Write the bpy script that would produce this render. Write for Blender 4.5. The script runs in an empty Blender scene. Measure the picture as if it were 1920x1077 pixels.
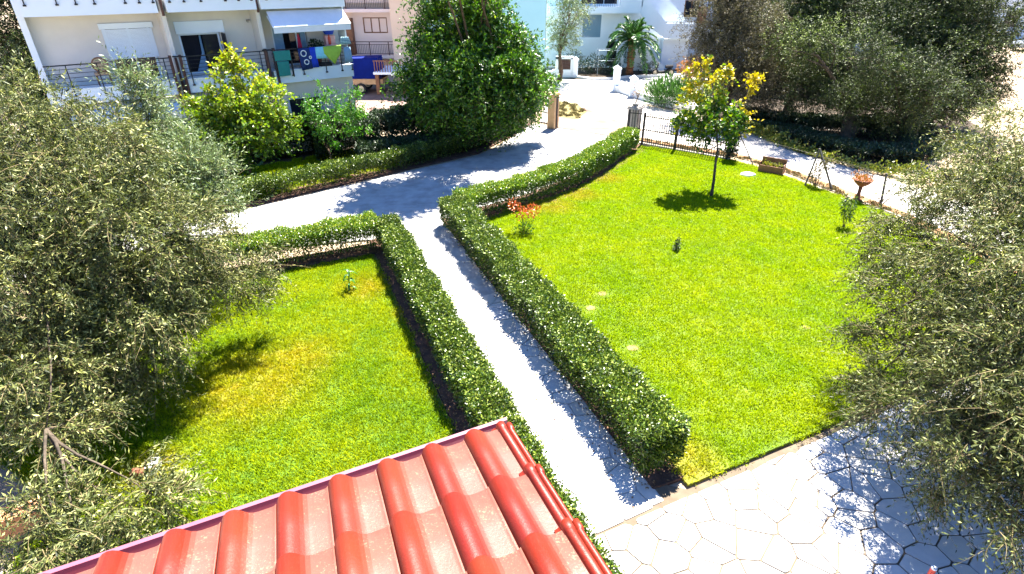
import bpy, math, random
import numpy as np
from mathutils import Vector, Matrix
random.seed(7)
RNG = np.random.default_rng(11)
scene = bpy.context.scene
COL = scene.collection
R = math.radians

# ------------------------------------------------------------------ camera, sky, sun, exposure
cam_data = bpy.data.cameras.new('camera')
cam_data.sensor_width = 36.0
cam_data.lens = 1050 / 1920 * 36
cam_data.clip_start = 0.05
cam_data.clip_end = 2000
camera = bpy.data.objects.new('camera', cam_data)
COL.objects.link(camera)
camera.location = (0, 0, 7.5)
camera.rotation_euler = (R(90 - 29.3), 0, 0)
scene.camera = camera

SUN_DIR = Vector((0.22, 0.52, 1.0)).normalized()       # towards the sun
world = bpy.data.worlds.new('World')
scene.world = world
world.use_nodes = True
wn = world.node_tree
bg = wn.nodes['Background']
sky = wn.nodes.new('ShaderNodeTexSky')
sky.sky_type = 'NISHITA'
sky.sun_disc = False
sky.sun_elevation = math.asin(SUN_DIR.z)
sky.sun_rotation = math.atan2(SUN_DIR.x, SUN_DIR.y)
sky.air_density = 1.0
sky.dust_density = 0.2
sky.ozone_density = 10.0
tintn = wn.nodes.new('ShaderNodeMix'); tintn.data_type = 'RGBA'; tintn.blend_type = 'MULTIPLY'      # the camera's cool white balance
tintn.inputs['Factor'].default_value = 1.0; tintn.inputs[7].default_value = (0.86, 0.96, 1.15, 1)
wn.links.new(sky.outputs[0], tintn.inputs[6]); wn.links.new(tintn.outputs[2], bg.inputs[0])
bg.inputs[1].default_value = 0.05
sun_data = bpy.data.lights.new('sun', 'SUN')
sun_data.energy = 5.0
sun_data.angle = R(0.5)
sun_data.color = (1.0, 0.95, 0.86)
sun = bpy.data.objects.new('sun', sun_data)
COL.objects.link(sun)
sun.location = (10, 20, 40)
sun.rotation_euler = SUN_DIR.to_track_quat('Z', 'Y').to_euler()
scene.view_settings.view_transform = 'Standard'
scene.view_settings.look = 'None'
scene.view_settings.gamma = 1.0
scene.view_settings.exposure = 2.75
scene.view_settings.use_curve_mapping = False
scene.cycles.max_bounces = 6
scene.cycles.diffuse_bounces = 2
scene.cycles.transmission_bounces = 3
scene.cycles.transparent_max_bounces = 4

# ------------------------------------------------------------------ materials
MATS = {}
def new_mat(name):
    m = bpy.data.materials.new(name)
    m.use_nodes = True
    MATS[name] = m
    nt = m.node_tree
    return m, nt, nt.nodes['Principled BSDF']

def ramp(nt, fac, stops, interp='LINEAR'):
    r = nt.nodes.new('ShaderNodeValToRGB')
    r.color_ramp.interpolation = interp
    el = r.color_ramp.elements
    while len(el) < len(stops):
        el.new(0.5)
    for e, (p, c) in zip(el, stops):
        e.position = p
        e.color = (*c, 1)
    nt.links.new(fac, r.inputs[0])
    return r.outputs[0]

def noise(nt, scale, detail=3, rough=0.55, coord='Object', vec_scale=None):
    n = nt.nodes.new('ShaderNodeTexNoise')
    n.inputs['Scale'].default_value = scale
    n.inputs['Detail'].default_value = detail
    n.inputs['Roughness'].default_value = rough
    if coord == 'World':
        g = nt.nodes.new('ShaderNodeNewGeometry'); src = g.outputs['Position']
    else:
        g = nt.nodes.new('ShaderNodeTexCoord'); src = g.outputs[coord]
    if vec_scale:
        mp = nt.nodes.new('ShaderNodeMapping')
        mp.inputs['Scale'].default_value = vec_scale
        nt.links.new(src, mp.inputs[0]); src = mp.outputs[0]
    nt.links.new(src, n.inputs['Vector'])
    return n.outputs['Fac']

def mixc(nt, fac, a, b, blend='MIX'):
    m = nt.nodes.new('ShaderNodeMix'); m.data_type = 'RGBA'; m.blend_type = blend
    for sock, v in ((m.inputs['Factor'], fac), (m.inputs[6], a), (m.inputs[7], b)):
        if isinstance(v, (int, float)): sock.default_value = v
        elif isinstance(v, tuple): sock.default_value = (*v, 1)
        else: nt.links.new(v, sock)
    return m.outputs[2]

def bump(nt, p, h, strength=0.3, dist=0.02):
    b = nt.nodes.new('ShaderNodeBump')
    b.inputs['Strength'].default_value = strength
    b.inputs['Distance'].default_value = dist
    nt.links.new(h, b.inputs['Height'])
    nt.links.new(b.outputs[0], p.inputs['Normal'])

def rough_mat(name, c1, c2, scale=3.0, rough=0.85, bscale=None, bstr=0.3, bdist=0.01, coord='Object', metallic=0.0, spec=0.4):
    m, nt, p = new_mat(name)
    f = noise(nt, scale, 5, 0.6, coord)
    nt.links.new(ramp(nt, f, [(0.3, c1), (0.7, c2)]), p.inputs['Base Color'])
    p.inputs['Roughness'].default_value = rough
    p.inputs['Metallic'].default_value = metallic
    p.inputs['Specular IOR Level'].default_value = spec
    if bscale:
        bump(nt, p, noise(nt, bscale, 4, 0.6, coord), bstr, bdist)
    return m

def leaf_mat(name, stops, back=None, transl=0.25, rough=0.4, spec=0.5, clump=1.2, clump_dark=0.75):
    """leaves: colour by a per-leaf tint, slow drift through the crown, some light let through"""
    m, nt, p = new_mat(name)
    a = nt.nodes.new('ShaderNodeAttribute'); a.attribute_name = 'tint'
    c = ramp(nt, a.outputs['Fac'], stops)
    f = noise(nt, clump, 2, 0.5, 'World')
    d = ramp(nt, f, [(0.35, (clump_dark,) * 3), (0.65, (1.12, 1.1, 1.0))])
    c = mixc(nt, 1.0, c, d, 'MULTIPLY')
    if back:
        g = nt.nodes.new('ShaderNodeNewGeometry')
        c = mixc(nt, g.outputs['Backfacing'], c, back)
    nt.links.new(c, p.inputs['Base Color'])
    p.inputs['Roughness'].default_value = rough
    p.inputs['Specular IOR Level'].default_value = spec
    t = nt.nodes.new('ShaderNodeBsdfTranslucent')
    tc = mixc(nt, 1.0, c, (1.25, 1.35, 0.5), 'MULTIPLY')
    nt.links.new(tc, t.inputs['Color'])
    ms = nt.nodes.new('ShaderNodeMixShader')
    ms.inputs[0].default_value = transl
    nt.links.new(p.outputs[0], ms.inputs[1]); nt.links.new(t.outputs[0], ms.inputs[2])
    nt.links.new(ms.outputs[0], nt.nodes['Material Output'].inputs['Surface'])
    return m

# stone, ground, concrete
rough_mat('dry_ground', (0.22, 0.15, 0.085), (0.42, 0.34, 0.24), 0.35, 0.95, 9, 0.5, 0.03, 'World')
rough_mat('grove_litter', (0.02, 0.014, 0.008), (0.07, 0.045, 0.025), 1.2, 0.95, 14, 0.6, 0.03, 'World')  # leaf litter, tree shade put into its dark colour
rough_mat('hedge_soil', (0.03, 0.015, 0.01), (0.13, 0.065, 0.04), 4.0, 0.95, 18, 0.8, 0.03, 'World')
rough_mat('driveway_concrete', (0.24, 0.23, 0.215), (0.44, 0.43, 0.41), 1.6, 0.85, 30, 0.3, 0.005, 'World')
rough_mat('road_concrete', (0.36, 0.33, 0.30), (0.5, 0.47, 0.43), 0.5, 0.9, 20, 0.3, 0.006, 'World')
rough_mat('gate_clay', (0.10, 0.045, 0.034), (0.26, 0.18, 0.145), 0.6, 0.9, 16, 0.4, 0.01, 'World')
rough_mat('dry_straw', (0.10, 0.08, 0.022), (0.2, 0.165, 0.055), 3, 0.95, 20, 0.6, 0.02, 'World')
rough_mat('verge_dirt', (0.13, 0.05, 0.018), (0.32, 0.20, 0.09), 1.5, 0.95, 18, 0.6, 0.02, 'World')
rough_mat('grout', (0.085, 0.062, 0.040), (0.135, 0.105, 0.072), 3, 0.95, 40, 0.3, 0.004, 'World')
def stone_mat():
    m, nt, p = new_mat('paving_stone')
    oi = nt.nodes.new('ShaderNodeObjectInfo')
    c1 = ramp(nt, oi.outputs['Random'], [(0.0, (0.46, 0.43, 0.38)), (0.5, (0.54, 0.52, 0.48)), (1.0, (0.48, 0.47, 0.46))])
    f = noise(nt, 5, 6, 0.65, 'World')
    c = mixc(nt, 1.0, c1, ramp(nt, f, [(0.3, (0.84, 0.84, 0.86)), (0.7, (1.05, 1.04, 1.02))]), 'MULTIPLY')
    nt.links.new(c, p.inputs['Base Color'])
    p.inputs['Roughness'].default_value = 0.75
    bump(nt, p, noise(nt, 14, 5, 0.6, 'World'), 0.35, 0.006)
stone_mat()

# plaster and joinery
rough_mat('plaster_cream', (0.60, 0.56, 0.50), (0.68, 0.64, 0.57), 1.0, 0.9, 60, 0.15, 0.003)
rough_mat('plaster_white', (0.68, 0.75, 0.80), (0.74, 0.80, 0.85), 0.8, 0.85, 60, 0.12, 0.003)
rough_mat('plaster_aqua', (0.36, 0.66, 0.68), (0.42, 0.72, 0.72), 0.5, 0.9, 60, 0.12, 0.003)
rough_mat('plaster_peach', (0.72, 0.52, 0.36), (0.80, 0.60, 0.43), 0.6, 0.9, 60, 0.12, 0.003)
rough_mat('plaster_pink', (0.78, 0.62, 0.55), (0.84, 0.70, 0.62), 0.6, 0.9, 60, 0.12, 0.003)
rough_mat('plaster_terracotta', (0.50, 0.20, 0.09), (0.62, 0.28, 0.13), 3, 0.85, 40, 0.2, 0.004)
rough_mat('shutter_white', (0.66, 0.74, 0.82), (0.70, 0.78, 0.84), 2, 0.45)
rough_mat('awning_cloth', (0.66, 0.68, 0.72), (0.74, 0.75, 0.78), 3, 0.9, 80, 0.1, 0.002)
rough_mat('dark_iron', (0.012, 0.012, 0.016), (0.03, 0.028, 0.03), 9, 0.5, metallic=0.3)
rough_mat('brown_iron', (0.05, 0.02, 0.015), (0.09, 0.035, 0.025), 9, 0.6)
rough_mat('brown_wood', (0.14, 0.06, 0.03), (0.24, 0.11, 0.05), 5, 0.7)
rough_mat('dark_interior', (0.006, 0.006, 0.01), (0.012, 0.012, 0.02), 2, 0.9)
rough_mat('blue_tarp', (0.0005, 0.008, 0.11), (0.001, 0.014, 0.17), 2.5, 0.7, 7, 0.6, 0.03, spec=0.1)
rough_mat('pale_wood', (0.42, 0.26, 0.13), (0.55, 0.36, 0.2), 4, 0.8)
rough_mat('tyre_rubber', (0.012, 0.012, 0.012), (0.025, 0.025, 0.025), 12, 0.85)
rough_mat('wheel_rim', (0.5, 0.42, 0.28), (0.6, 0.5, 0.36), 6, 0.5)
rough_mat('grey_stone', (0.22, 0.20, 0.17), (0.40, 0.37, 0.33), 4, 0.85, 25, 0.4, 0.01)
rough_mat('white_stone', (0.6, 0.6, 0.58), (0.74, 0.74, 0.72), 3, 0.7, 15, 0.3, 0.01)
rough_mat('weathered_post', (0.05, 0.045, 0.04), (0.15, 0.13, 0.12), 6, 0.8)
rough_mat('terracotta_pot', (0.13, 0.035, 0.018), (0.22, 0.07, 0.03), 5, 0.8)
rough_mat('bark_olive', (0.03, 0.024, 0.018), (0.11, 0.085, 0.06), 4, 0.9, 12, 0.9, 0.04, spec=0.2)
rough_mat('bark_brown', (0.05, 0.03, 0.02), (0.16, 0.11, 0.07), 6, 0.9, 14, 0.8, 0.02, spec=0.2)
rough_mat('twig_pale', (0.09, 0.07, 0.03), (0.2, 0.155, 0.08), 8, 0.85, spec=0.2)
rough_mat('palm_bark', (0.10, 0.035, 0.015), (0.30, 0.12, 0.05), 5, 0.9, 14, 1.0, 0.05)
rough_mat('gutter_metal', (0.20, 0.06, 0.085), (0.25, 0.08, 0.11), 5, 0.35, spec=0.6)
rough_mat('car_grey', (0.20, 0.24, 0.30), (0.24, 0.28, 0.34), 1, 0.25, spec=0.7)
rough_mat('car_red', (0.45, 0.01, 0.01), (0.5, 0.02, 0.02), 1, 0.25, spec=0.7)
rough_mat('red_paint', (0.55, 0.05, 0.03), (0.65, 0.09, 0.05), 6, 0.5)
for nm, c in (('cloth_teal', (0.02, 0.20, 0.18)), ('cloth_navy', (0.01, 0.03, 0.14)), ('cloth_lightblue', (0.25, 0.62, 0.78)),
              ('cloth_lime', (0.32, 0.50, 0.06)), ('cloth_red', (0.42, 0.01, 0.05)), ('cloth_white', (0.75, 0.78, 0.8)),
              ('plastic_blue', (0.01, 0.05, 0.50)), ('cushion_beige', (0.42, 0.30, 0.20)), ('curtain_blue', (0.22, 0.36, 0.50)),
              ('cloth_green', (0.03, 0.16, 0.05)), ('plastic_pink', (0.7, 0.4, 0.4)), ('cloth_black', (0.01, 0.01, 0.012))):
    rough_mat(nm, tuple(v * 0.88 for v in c), tuple(min(1, v * 1.1) for v in c), 9, 0.8)
def glass_mat(name, col):
    m, nt, p = new_mat(name)
    p.inputs['Base Color'].default_value = (*col, 1)
    p.inputs['Roughness'].default_value = 0.08
    p.inputs['Specular IOR Level'].default_value = 0.35
    bump(nt, p, noise(nt, 2.0, 1), 0.05, 0.02)
glass_mat('window_glass', (0.015, 0.02, 0.03))
glass_mat('curtained_glass', (0.16, 0.26, 0.36))
glass_mat('car_glass', (0.03, 0.04, 0.05))

def striped_mat():
    m, nt, p = new_mat('cloth_striped')
    w = nt.nodes.new('ShaderNodeTexWave'); w.inputs['Scale'].default_value = 5.0
    w.bands_direction = 'Z'; w.inputs['Distortion'].default_value = 0.6
    tc = nt.nodes.new('ShaderNodeTexCoord'); nt.links.new(tc.outputs['Object'], w.inputs[0])
    nt.links.new(ramp(nt, w.outputs['Fac'], [(0.45, (0.02, 0.10, 0.22)), (0.55, (0.5, 0.72, 0.72))]), p.inputs['Base Color'])
    p.inputs['Roughness'].default_value = 0.9
striped_mat()

def tile_mat():
    m, nt, p = new_mat('clay_tile')
    oi = nt.nodes.new('ShaderNodeObjectInfo')
    base = ramp(nt, oi.outputs['Random'], [(0.0, (0.135, 0.009, 0.003)), (0.5, (0.165, 0.014, 0.004)), (1.0, (0.15, 0.020, 0.006))])
    f = noise(nt, 6, 5, 0.6, 'World')
    base = mixc(nt, 1.0, base, ramp(nt, f, [(0.3, (0.88, 0.86, 0.86)), (0.7, (1.08, 1.1, 1.12))]), 'MULTIPLY')
    # lichen and dust settled in the flat pans
    pan = nt.nodes.new('ShaderNodeAttribute'); pan.attribute_name = 'pan'
    n1 = noise(nt, 95, 3, 0.7, 'World')
    n2 = noise(nt, 9, 3, 0.6, 'World')
    spot = nt.nodes.new('ShaderNodeMath'); spot.operation = 'MULTIPLY_ADD'
    nt.links.new(n2, spot.inputs[0]); spot.inputs[1].default_value = 0.4; nt.links.new(n1, spot.inputs[2])
    sp = ramp(nt, spot.outputs[0], [(0.80, (0, 0, 0)), (0.86, (1, 1, 1))])
    dust = ramp(nt, n2, [(0.3, (0.7,) * 3), (0.75, (0.9,) * 3)])
    mx = nt.nodes.new('ShaderNodeMath'); mx.operation = 'MULTIPLY'
    nt.links.new(pan.outputs['Fac'], mx.inputs[0]); nt.links.new(dust, mx.inputs[1])
    c = mixc(nt, mx.outputs[0], base, (0.15, 0.068, 0.050))
    m2 = nt.nodes.new('ShaderNodeMath'); m2.operation = 'MULTIPLY'
    nt.links.new(sp, m2.inputs[0])
    pm = nt.nodes.new('ShaderNodeMath'); pm.operation = 'MULTIPLY_ADD'
    nt.links.new(pan.outputs['Fac'], pm.inputs[0]); pm.inputs[1].default_value = 0.72; pm.inputs[2].default_value = 0.04
    nt.links.new(pm.outputs[0], m2.inputs[1])
    c = mixc(nt, m2.outputs[0], c, (0.20, 0.145, 0.09))
    nt.links.new(c, p.inputs['Base Color'])
    p.inputs['Roughness'].default_value = 0.45
    p.inputs['Specular IOR Level'].default_value = 0.32
    bump(nt, p, noise(nt, 70, 6, 0.7, 'World'), 0.5, 0.004)
tile_mat()

# lawn: green to yellow grass, the dry patches where the photograph shows them
DRY = [(-5.5, 9.2, 1.7), (-4.8, 10.0, 1.1), (-4.0, 13.3, 0.9), (-6.3, 6.9, 0.7), (3.0, 7.0, 0.8), (-2.6, 12.0, 0.5), (1.5, 19.4, 1.0),
       (2.6, 20.6, 0.9), (4.0, 22.6, 0.8)]
def lawn_mat(name, stops, dry_col, dry, spec=0.25, transl=0.0):
    m, nt, p = new_mat(name)
    g = nt.nodes.new('ShaderNodeNewGeometry')
    n_big = noise(nt, 0.55, 4, 0.6, 'World')
    n_mid = noise(nt, 3.2, 4, 0.65, 'World')
    add = nt.nodes.new('ShaderNodeMath'); add.operation = 'MULTIPLY_ADD'
    nt.links.new(n_mid, add.inputs[0]); add.inputs[1].default_value = 0.12; nt.links.new(n_big, add.inputs[2])
    c = ramp(nt, add.outputs[0], stops)
    total = None
    for (x, y, r) in dry:
        d = nt.nodes.new('ShaderNodeVectorMath'); d.operation = 'DISTANCE'
        nt.links.new(g.outputs['Position'], d.inputs[0]); d.inputs[1].default_value = (x, y, 0)
        mr = nt.nodes.new('ShaderNodeMapRange'); mr.interpolation_type = 'SMOOTHSTEP'
        nt.links.new(d.outputs['Value'], mr.inputs[0])
        mr.inputs[1].default_value = r * 1.25; mr.inputs[2].default_value = r * 0.2
        mr.inputs[3].default_value = 0; mr.inputs[4].default_value = 1
        if total is None: total = mr.outputs[0]
        else:
            mm = nt.nodes.new('ShaderNodeMath'); mm.operation = 'MAXIMUM'
            nt.links.new(total, mm.inputs[0]); nt.links.new(mr.outputs[0], mm.inputs[1]); total = mm.outputs[0]
    brk = nt.nodes.new('ShaderNodeMath'); brk.operation = 'MULTIPLY'
    nt.links.new(total, brk.inputs[0])
    nt.links.new(ramp(nt, n_mid, [(0.35, (0.4,) * 3), (0.65, (0.85,) * 3)]), brk.inputs[1])
    c = mixc(nt, brk.outputs[0], c, dry_col)
    a = nt.nodes.new('ShaderNodeAttribute'); a.attribute_name = 'tint'
    if transl:
        c = mixc(nt, 1.0, c, ramp(nt, a.outputs['Fac'], [(0.0, (0.18, 0.24, 0.2)), (0.42, (0.95, 0.95, 1)), (1.0, (1.45, 1.35, 1.0))]), 'MULTIPLY')
    nt.links.new(c, p.inputs['Base Color'])
    p.inputs['Roughness'].default_value = 0.7
    p.inputs['Specular IOR Level'].default_value = spec
    if transl:
        t = nt.nodes.new('ShaderNodeBsdfTranslucent'); nt.links.new(c, t.inputs['Color'])
        ms = nt.nodes.new('ShaderNodeMixShader'); ms.inputs[0].default_value = transl
        nt.links.new(p.outputs[0], ms.inputs[1]); nt.links.new(t.outputs[0], ms.inputs[2])
        nt.links.new(ms.outputs[0], nt.nodes['Material Output'].inputs['Surface'])
    else:
        bump(nt, p, noise(nt, 45, 4, 0.7, 'World'), 0.9, 0.03)
lawn_mat('lawn_ground_left', [(0.45, (0.05, 0.11, 0.002)), (0.95, (0.13, 0.20, 0.003))], (0.25, 0.20, 0.02), DRY[:6])
lawn_mat('lawn_ground_right', [(0.45, (0.07, 0.12, 0.002)), (0.95, (0.16, 0.20, 0.003))], (0.24, 0.20, 0.03), DRY[4:])
lawn_mat('grass_left', [(0.42, (0.20, 0.32, 0.001)), (0.72, (0.35, 0.40, 0.002))], (0.40, 0.33, 0.005), DRY[:6], 0.15, 0.4)
lawn_mat('grass_right', [(0.42, (0.24, 0.37, 0.0)), (0.78, (0.35, 0.42, 0.001))], (0.38, 0.31, 0.02), DRY[4:], 0.15, 0.4)

# leaves
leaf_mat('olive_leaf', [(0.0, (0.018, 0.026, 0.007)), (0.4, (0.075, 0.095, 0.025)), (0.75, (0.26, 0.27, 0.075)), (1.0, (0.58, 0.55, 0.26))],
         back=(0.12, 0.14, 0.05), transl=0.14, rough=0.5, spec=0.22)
leaf_mat('olive_leaf_back', [(0.0, (0.04, 0.065, 0.025)), (0.5, (0.15, 0.21, 0.09)), (1.0, (0.38, 0.43, 0.22))],
         back=(0.20, 0.26, 0.13), transl=0.15, rough=0.45, spec=0.3)
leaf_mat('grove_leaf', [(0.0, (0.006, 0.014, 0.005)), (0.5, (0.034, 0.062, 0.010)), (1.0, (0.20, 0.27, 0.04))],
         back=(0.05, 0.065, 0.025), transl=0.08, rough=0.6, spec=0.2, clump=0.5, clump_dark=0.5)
leaf_mat('grove_leaf_brown', [(0.0, (0.03, 0.024, 0.012)), (0.5, (0.09, 0.08, 0.035)), (1.0, (0.30, 0.27, 0.13))],
         back=(0.14, 0.12, 0.075), transl=0.12, rough=0.6, spec=0.2, clump=0.7, clump_dark=0.55)
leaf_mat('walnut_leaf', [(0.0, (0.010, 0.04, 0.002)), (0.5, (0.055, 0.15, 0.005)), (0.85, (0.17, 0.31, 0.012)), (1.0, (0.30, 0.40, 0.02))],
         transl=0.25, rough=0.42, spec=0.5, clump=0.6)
leaf_mat('yellowgreen_leaf', [(0.0, (0.012, 0.06, 0.002)), (0.3, (0.08, 0.17, 0.004)), (0.7, (0.25, 0.33, 0.006)), (1.0, (0.50, 0.38, 0.003))],
         transl=0.3, rough=0.45, clump=0.8)
leaf_mat('fresh_leaf', [(0.0, (0.03, 0.13, 0.006)), (0.6, (0.08, 0.24, 0.012)), (1.0, (0.17, 0.34, 0.03))], transl=0.3, rough=0.4)
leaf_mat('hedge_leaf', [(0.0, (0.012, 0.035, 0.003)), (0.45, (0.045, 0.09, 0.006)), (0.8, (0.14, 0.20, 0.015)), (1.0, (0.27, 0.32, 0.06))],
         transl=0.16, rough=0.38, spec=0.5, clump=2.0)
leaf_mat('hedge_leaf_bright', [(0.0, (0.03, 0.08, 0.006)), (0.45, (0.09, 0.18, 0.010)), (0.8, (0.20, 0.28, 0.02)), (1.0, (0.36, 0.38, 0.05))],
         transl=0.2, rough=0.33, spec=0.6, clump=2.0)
leaf_mat('dark_hedge_leaf', [(0.0, (0.008, 0.02, 0.006)), (0.7, (0.02, 0.045, 0.012)), (1.0, (0.05, 0.09, 0.03))], transl=0.08, rough=0.5)  # dark leaves; for hedges and undergrowth the colour also holds shade
leaf_mat('dead_leaf', [(0.0, (0.10, 0.05, 0.02)), (1.0, (0.30, 0.17, 0.08))], transl=0.1, rough=0.8)
leaf_mat('maple_leaf', [(0.0, (0.30, 0.03, 0.01)), (1.0, (0.50, 0.14, 0.03))], transl=0.25)
leaf_mat('orange_leaf', [(0.0, (0.14, 0.10, 0.02)), (1.0, (0.50, 0.16, 0.03))], transl=0.2)
leaf_mat('palm_leaf', [(0.0, (0.02, 0.07, 0.01)), (0.6, (0.05, 0.16, 0.02)), (1.0, (0.16, 0.30, 0.06))], transl=0.15, rough=0.4)
leaf_mat('vine_leaf', [(0.0, (0.06, 0.10, 0.01)), (0.5, (0.18, 0.22, 0.03)), (1.0, (0.42, 0.36, 0.06))], transl=0.2)

# ------------------------------------------------------------------ objects and mesh helpers
ROOT = {}
def empty(name, label, cat, loc, group=None):
    o = bpy.data.objects.new(name, None)
    o.empty_display_size = 0.3
    o.location = loc
    COL.objects.link(o)
    o['label'] = label; o['category'] = cat
    if group: o['group'] = group
    ROOT[o] = Vector(loc)
    return o

def mesh_obj(name, me, mat, parent=None, kind=None, label=None, world_offset=True):
    o = bpy.data.objects.new(name, me)
    if mat: me.materials.append(MATS[mat])
    COL.objects.link(o)
    if parent is not None:
        o.parent = parent
        ROOT[o] = ROOT.get(parent, Vector((0, 0, 0)))
        if world_offset and ROOT[o].length > 0:
            me.transform(Matrix.Translation(-ROOT[o]))
    else:
        ROOT[o] = Vector((0, 0, 0))
    if kind: o['kind'] = kind
    if label: o['label'] = label
    return o

class MB:
    def __init__(s): s.v = []; s.f = []
    def add(s, vs, fs):
        n = len(s.v); s.v.extend([tuple(v) for v in vs]); s.f.extend([tuple(i + n for i in f) for f in fs]); return s
    def hexa(s, p):
        return s.add(p, [(0, 3, 2, 1), (4, 5, 6, 7), (0, 1, 5, 4), (1, 2, 6, 5), (2, 3, 7, 6), (3, 0, 4, 7)])
    def box(s, x0, x1, y0, y1, z0, z1):
        return s.hexa([(x0, y0, z0), (x1, y0, z0), (x1, y1, z0), (x0, y1, z0), (x0, y0, z1), (x1, y0, z1), (x1, y1, z1), (x0, y1, z1)])
    def fbox(s, F, t0, t1, d0, d1, z0, z1):
        return s.hexa([F(t0, d0, z0), F(t1, d0, z0), F(t1, d1, z0), F(t0, d1, z0), F(t0, d0, z1), F(t1, d0, z1), F(t1, d1, z1), F(t0, d1, z1)])
    def fpoly(s, F, pts, d0, d1):
        n = len(pts)
        vs = [F(t, d0, z) for t, z in pts] + [F(t, d1, z) for t, z in pts]
        fs = [tuple(range(n)), tuple(range(2 * n - 1, n - 1, -1))] + [(i, (i + 1) % n, n + (i + 1) % n, n + i) for i in range(n)]
        return s.add(vs, fs)
    def prism(s, pts, z0, z1, top_in=0.0):
        n = len(pts)
        cx = sum(p[0] for p in pts) / n; cy = sum(p[1] for p in pts) / n
        vs = [(x, y, z0) for x, y in pts] + [(x + (cx - x) * top_in, y + (cy - y) * top_in, z1) for x, y in pts]
        fs = [tuple(range(n - 1, -1, -1)), tuple(range(n, 2 * n))] + [(i, (i + 1) % n, n + (i + 1) % n, n + i) for i in range(n)]
        return s.add(vs, fs)
    def tube(s, pts, radii, sides=6, cap=True):
        pts = [Vector(p) for p in pts]
        if not hasattr(radii, '__len__'): radii = [radii] * len(pts)
        rings = []; up = Vector((0.13, 0.31, 0.94))
        for i, p in enumerate(pts):
            d = (pts[min(i + 1, len(pts) - 1)] - pts[max(i - 1, 0)]).normalized()
            a = d.cross(up)
            if a.length < 0.05: a = d.cross(Vector((1, 0, 0)))
            a.normalize(); b = d.cross(a)
            rings.append([p + (a * math.cos(k * 2 * math.pi / sides) + b * math.sin(k * 2 * math.pi / sides)) * radii[i] for k in range(sides)])
        vs = [v for r in rings for v in r]; fs = []
        for i in range(len(pts) - 1):
            for k in range(sides):
                k2 = (k + 1) % sides
                fs.append((i * sides + k, i * sides + k2, (i + 1) * sides + k2, (i + 1) * sides + k))
        if cap:
            fs.append(tuple(range(sides - 1, -1, -1))); m = (len(pts) - 1) * sides
            fs.append(tuple(range(m, m + sides)))
        return s.add(vs, fs)
    def lathe(s, c, prof, sides=14):
        vs = []; fs = []
        for r, z in prof:
            for k in range(sides):
                a = k * 2 * math.pi / sides
                vs.append((c[0] + r * math.cos(a), c[1] + r * math.sin(a), c[2] + z))
        for i in range(len(prof) - 1):
            for k in range(sides):
                k2 = (k + 1) % sides
                fs.append((i * sides + k, i * sides + k2, (i + 1) * sides + k2, (i + 1) * sides + k))
        fs.append(tuple(range(sides - 1, -1, -1))); m = (len(prof) - 1) * sides
        fs.append(tuple(range(m, m + sides)))
        return s.add(vs, fs)
    def mesh(s, name, smooth=False):
        me = bpy.data.meshes.new(name)
        me.from_pydata(s.v, [], s.f); me.update()
        if smooth: me.polygons.foreach_set('use_smooth', [True] * len(me.polygons))
        return me
    def build(s, name, mat, parent=None, kind=None, smooth=False, label=None):
        return mesh_obj(name, s.mesh(name, smooth), mat, parent, kind, label)

def tag(o, label, cat, group=None):
    o['label'] = label; o['category'] = cat
    if group: o['group'] = group
    return o
def structure(name, mb, mat):
    o = mb.build(name, mat); o['kind'] = 'structure'; return o

def np_mesh(name, verts, tris, tint=None):
    me = bpy.data.meshes.new(name)
    nv, nf = len(verts), len(tris)
    me.vertices.add(nv); me.vertices.foreach_set('co', np.ascontiguousarray(verts, np.float32).ravel())
    me.loops.add(nf * 3); me.loops.foreach_set('vertex_index', np.ascontiguousarray(tris, np.int32).ravel())
    me.polygons.add(nf); me.polygons.foreach_set('loop_start', np.arange(0, nf * 3, 3, dtype=np.int32))
    me.update(calc_edges=True)
    if tint is not None:
        at = me.attributes.new('tint', 'FLOAT', 'FACE'); at.data.foreach_set('value', np.ascontiguousarray(tint, np.float32))
    return me

def unit(a):
    return a / np.maximum(np.linalg.norm(a, axis=-1, keepdims=True), 1e-6)

def leaves(P, D, length, width, tint, flat=0.3, fold=0.12):
    """one folded leaf (two triangles) per point P along direction D"""
    N = len(P)
    D = unit(D)
    ref = RNG.normal(size=(N, 3)) * (1 - flat) + np.array([0, 0, 1.0]) * flat * 2
    S = unit(np.cross(D, ref)); U = np.cross(S, D)
    Lr = (length * RNG.uniform(0.65, 1.25, N))[:, None]; Wr = (width * RNG.uniform(0.7, 1.25, N))[:, None]
    mid = P + D * Lr * 0.48
    v = np.stack([P, mid + S * Wr * 0.5 + U * Wr * fold, P + D * Lr, mid - S * Wr * 0.5 + U * Wr * fold], 1).reshape(-1, 3)
    b = np.arange(N)[:, None] * 4
    t = np.concatenate([b + np.array([[0, 1, 2]]), b + np.array([[0, 2, 3]])], 1).reshape(-1, 3)
    return v, t, np.repeat(tint, 2)

def leaf_object(name, parts, mat, parent):
    V = []; T = []; A = []; n = 0
    for v, t, a in parts:
        V.append(v); T.append(t + n); A.append(a); n += len(v)
    me = np_mesh(name, np.concatenate(V), np.concatenate(T), np.concatenate(A))
    return mesh_obj(name, me, mat, parent, kind='stuff')

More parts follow.
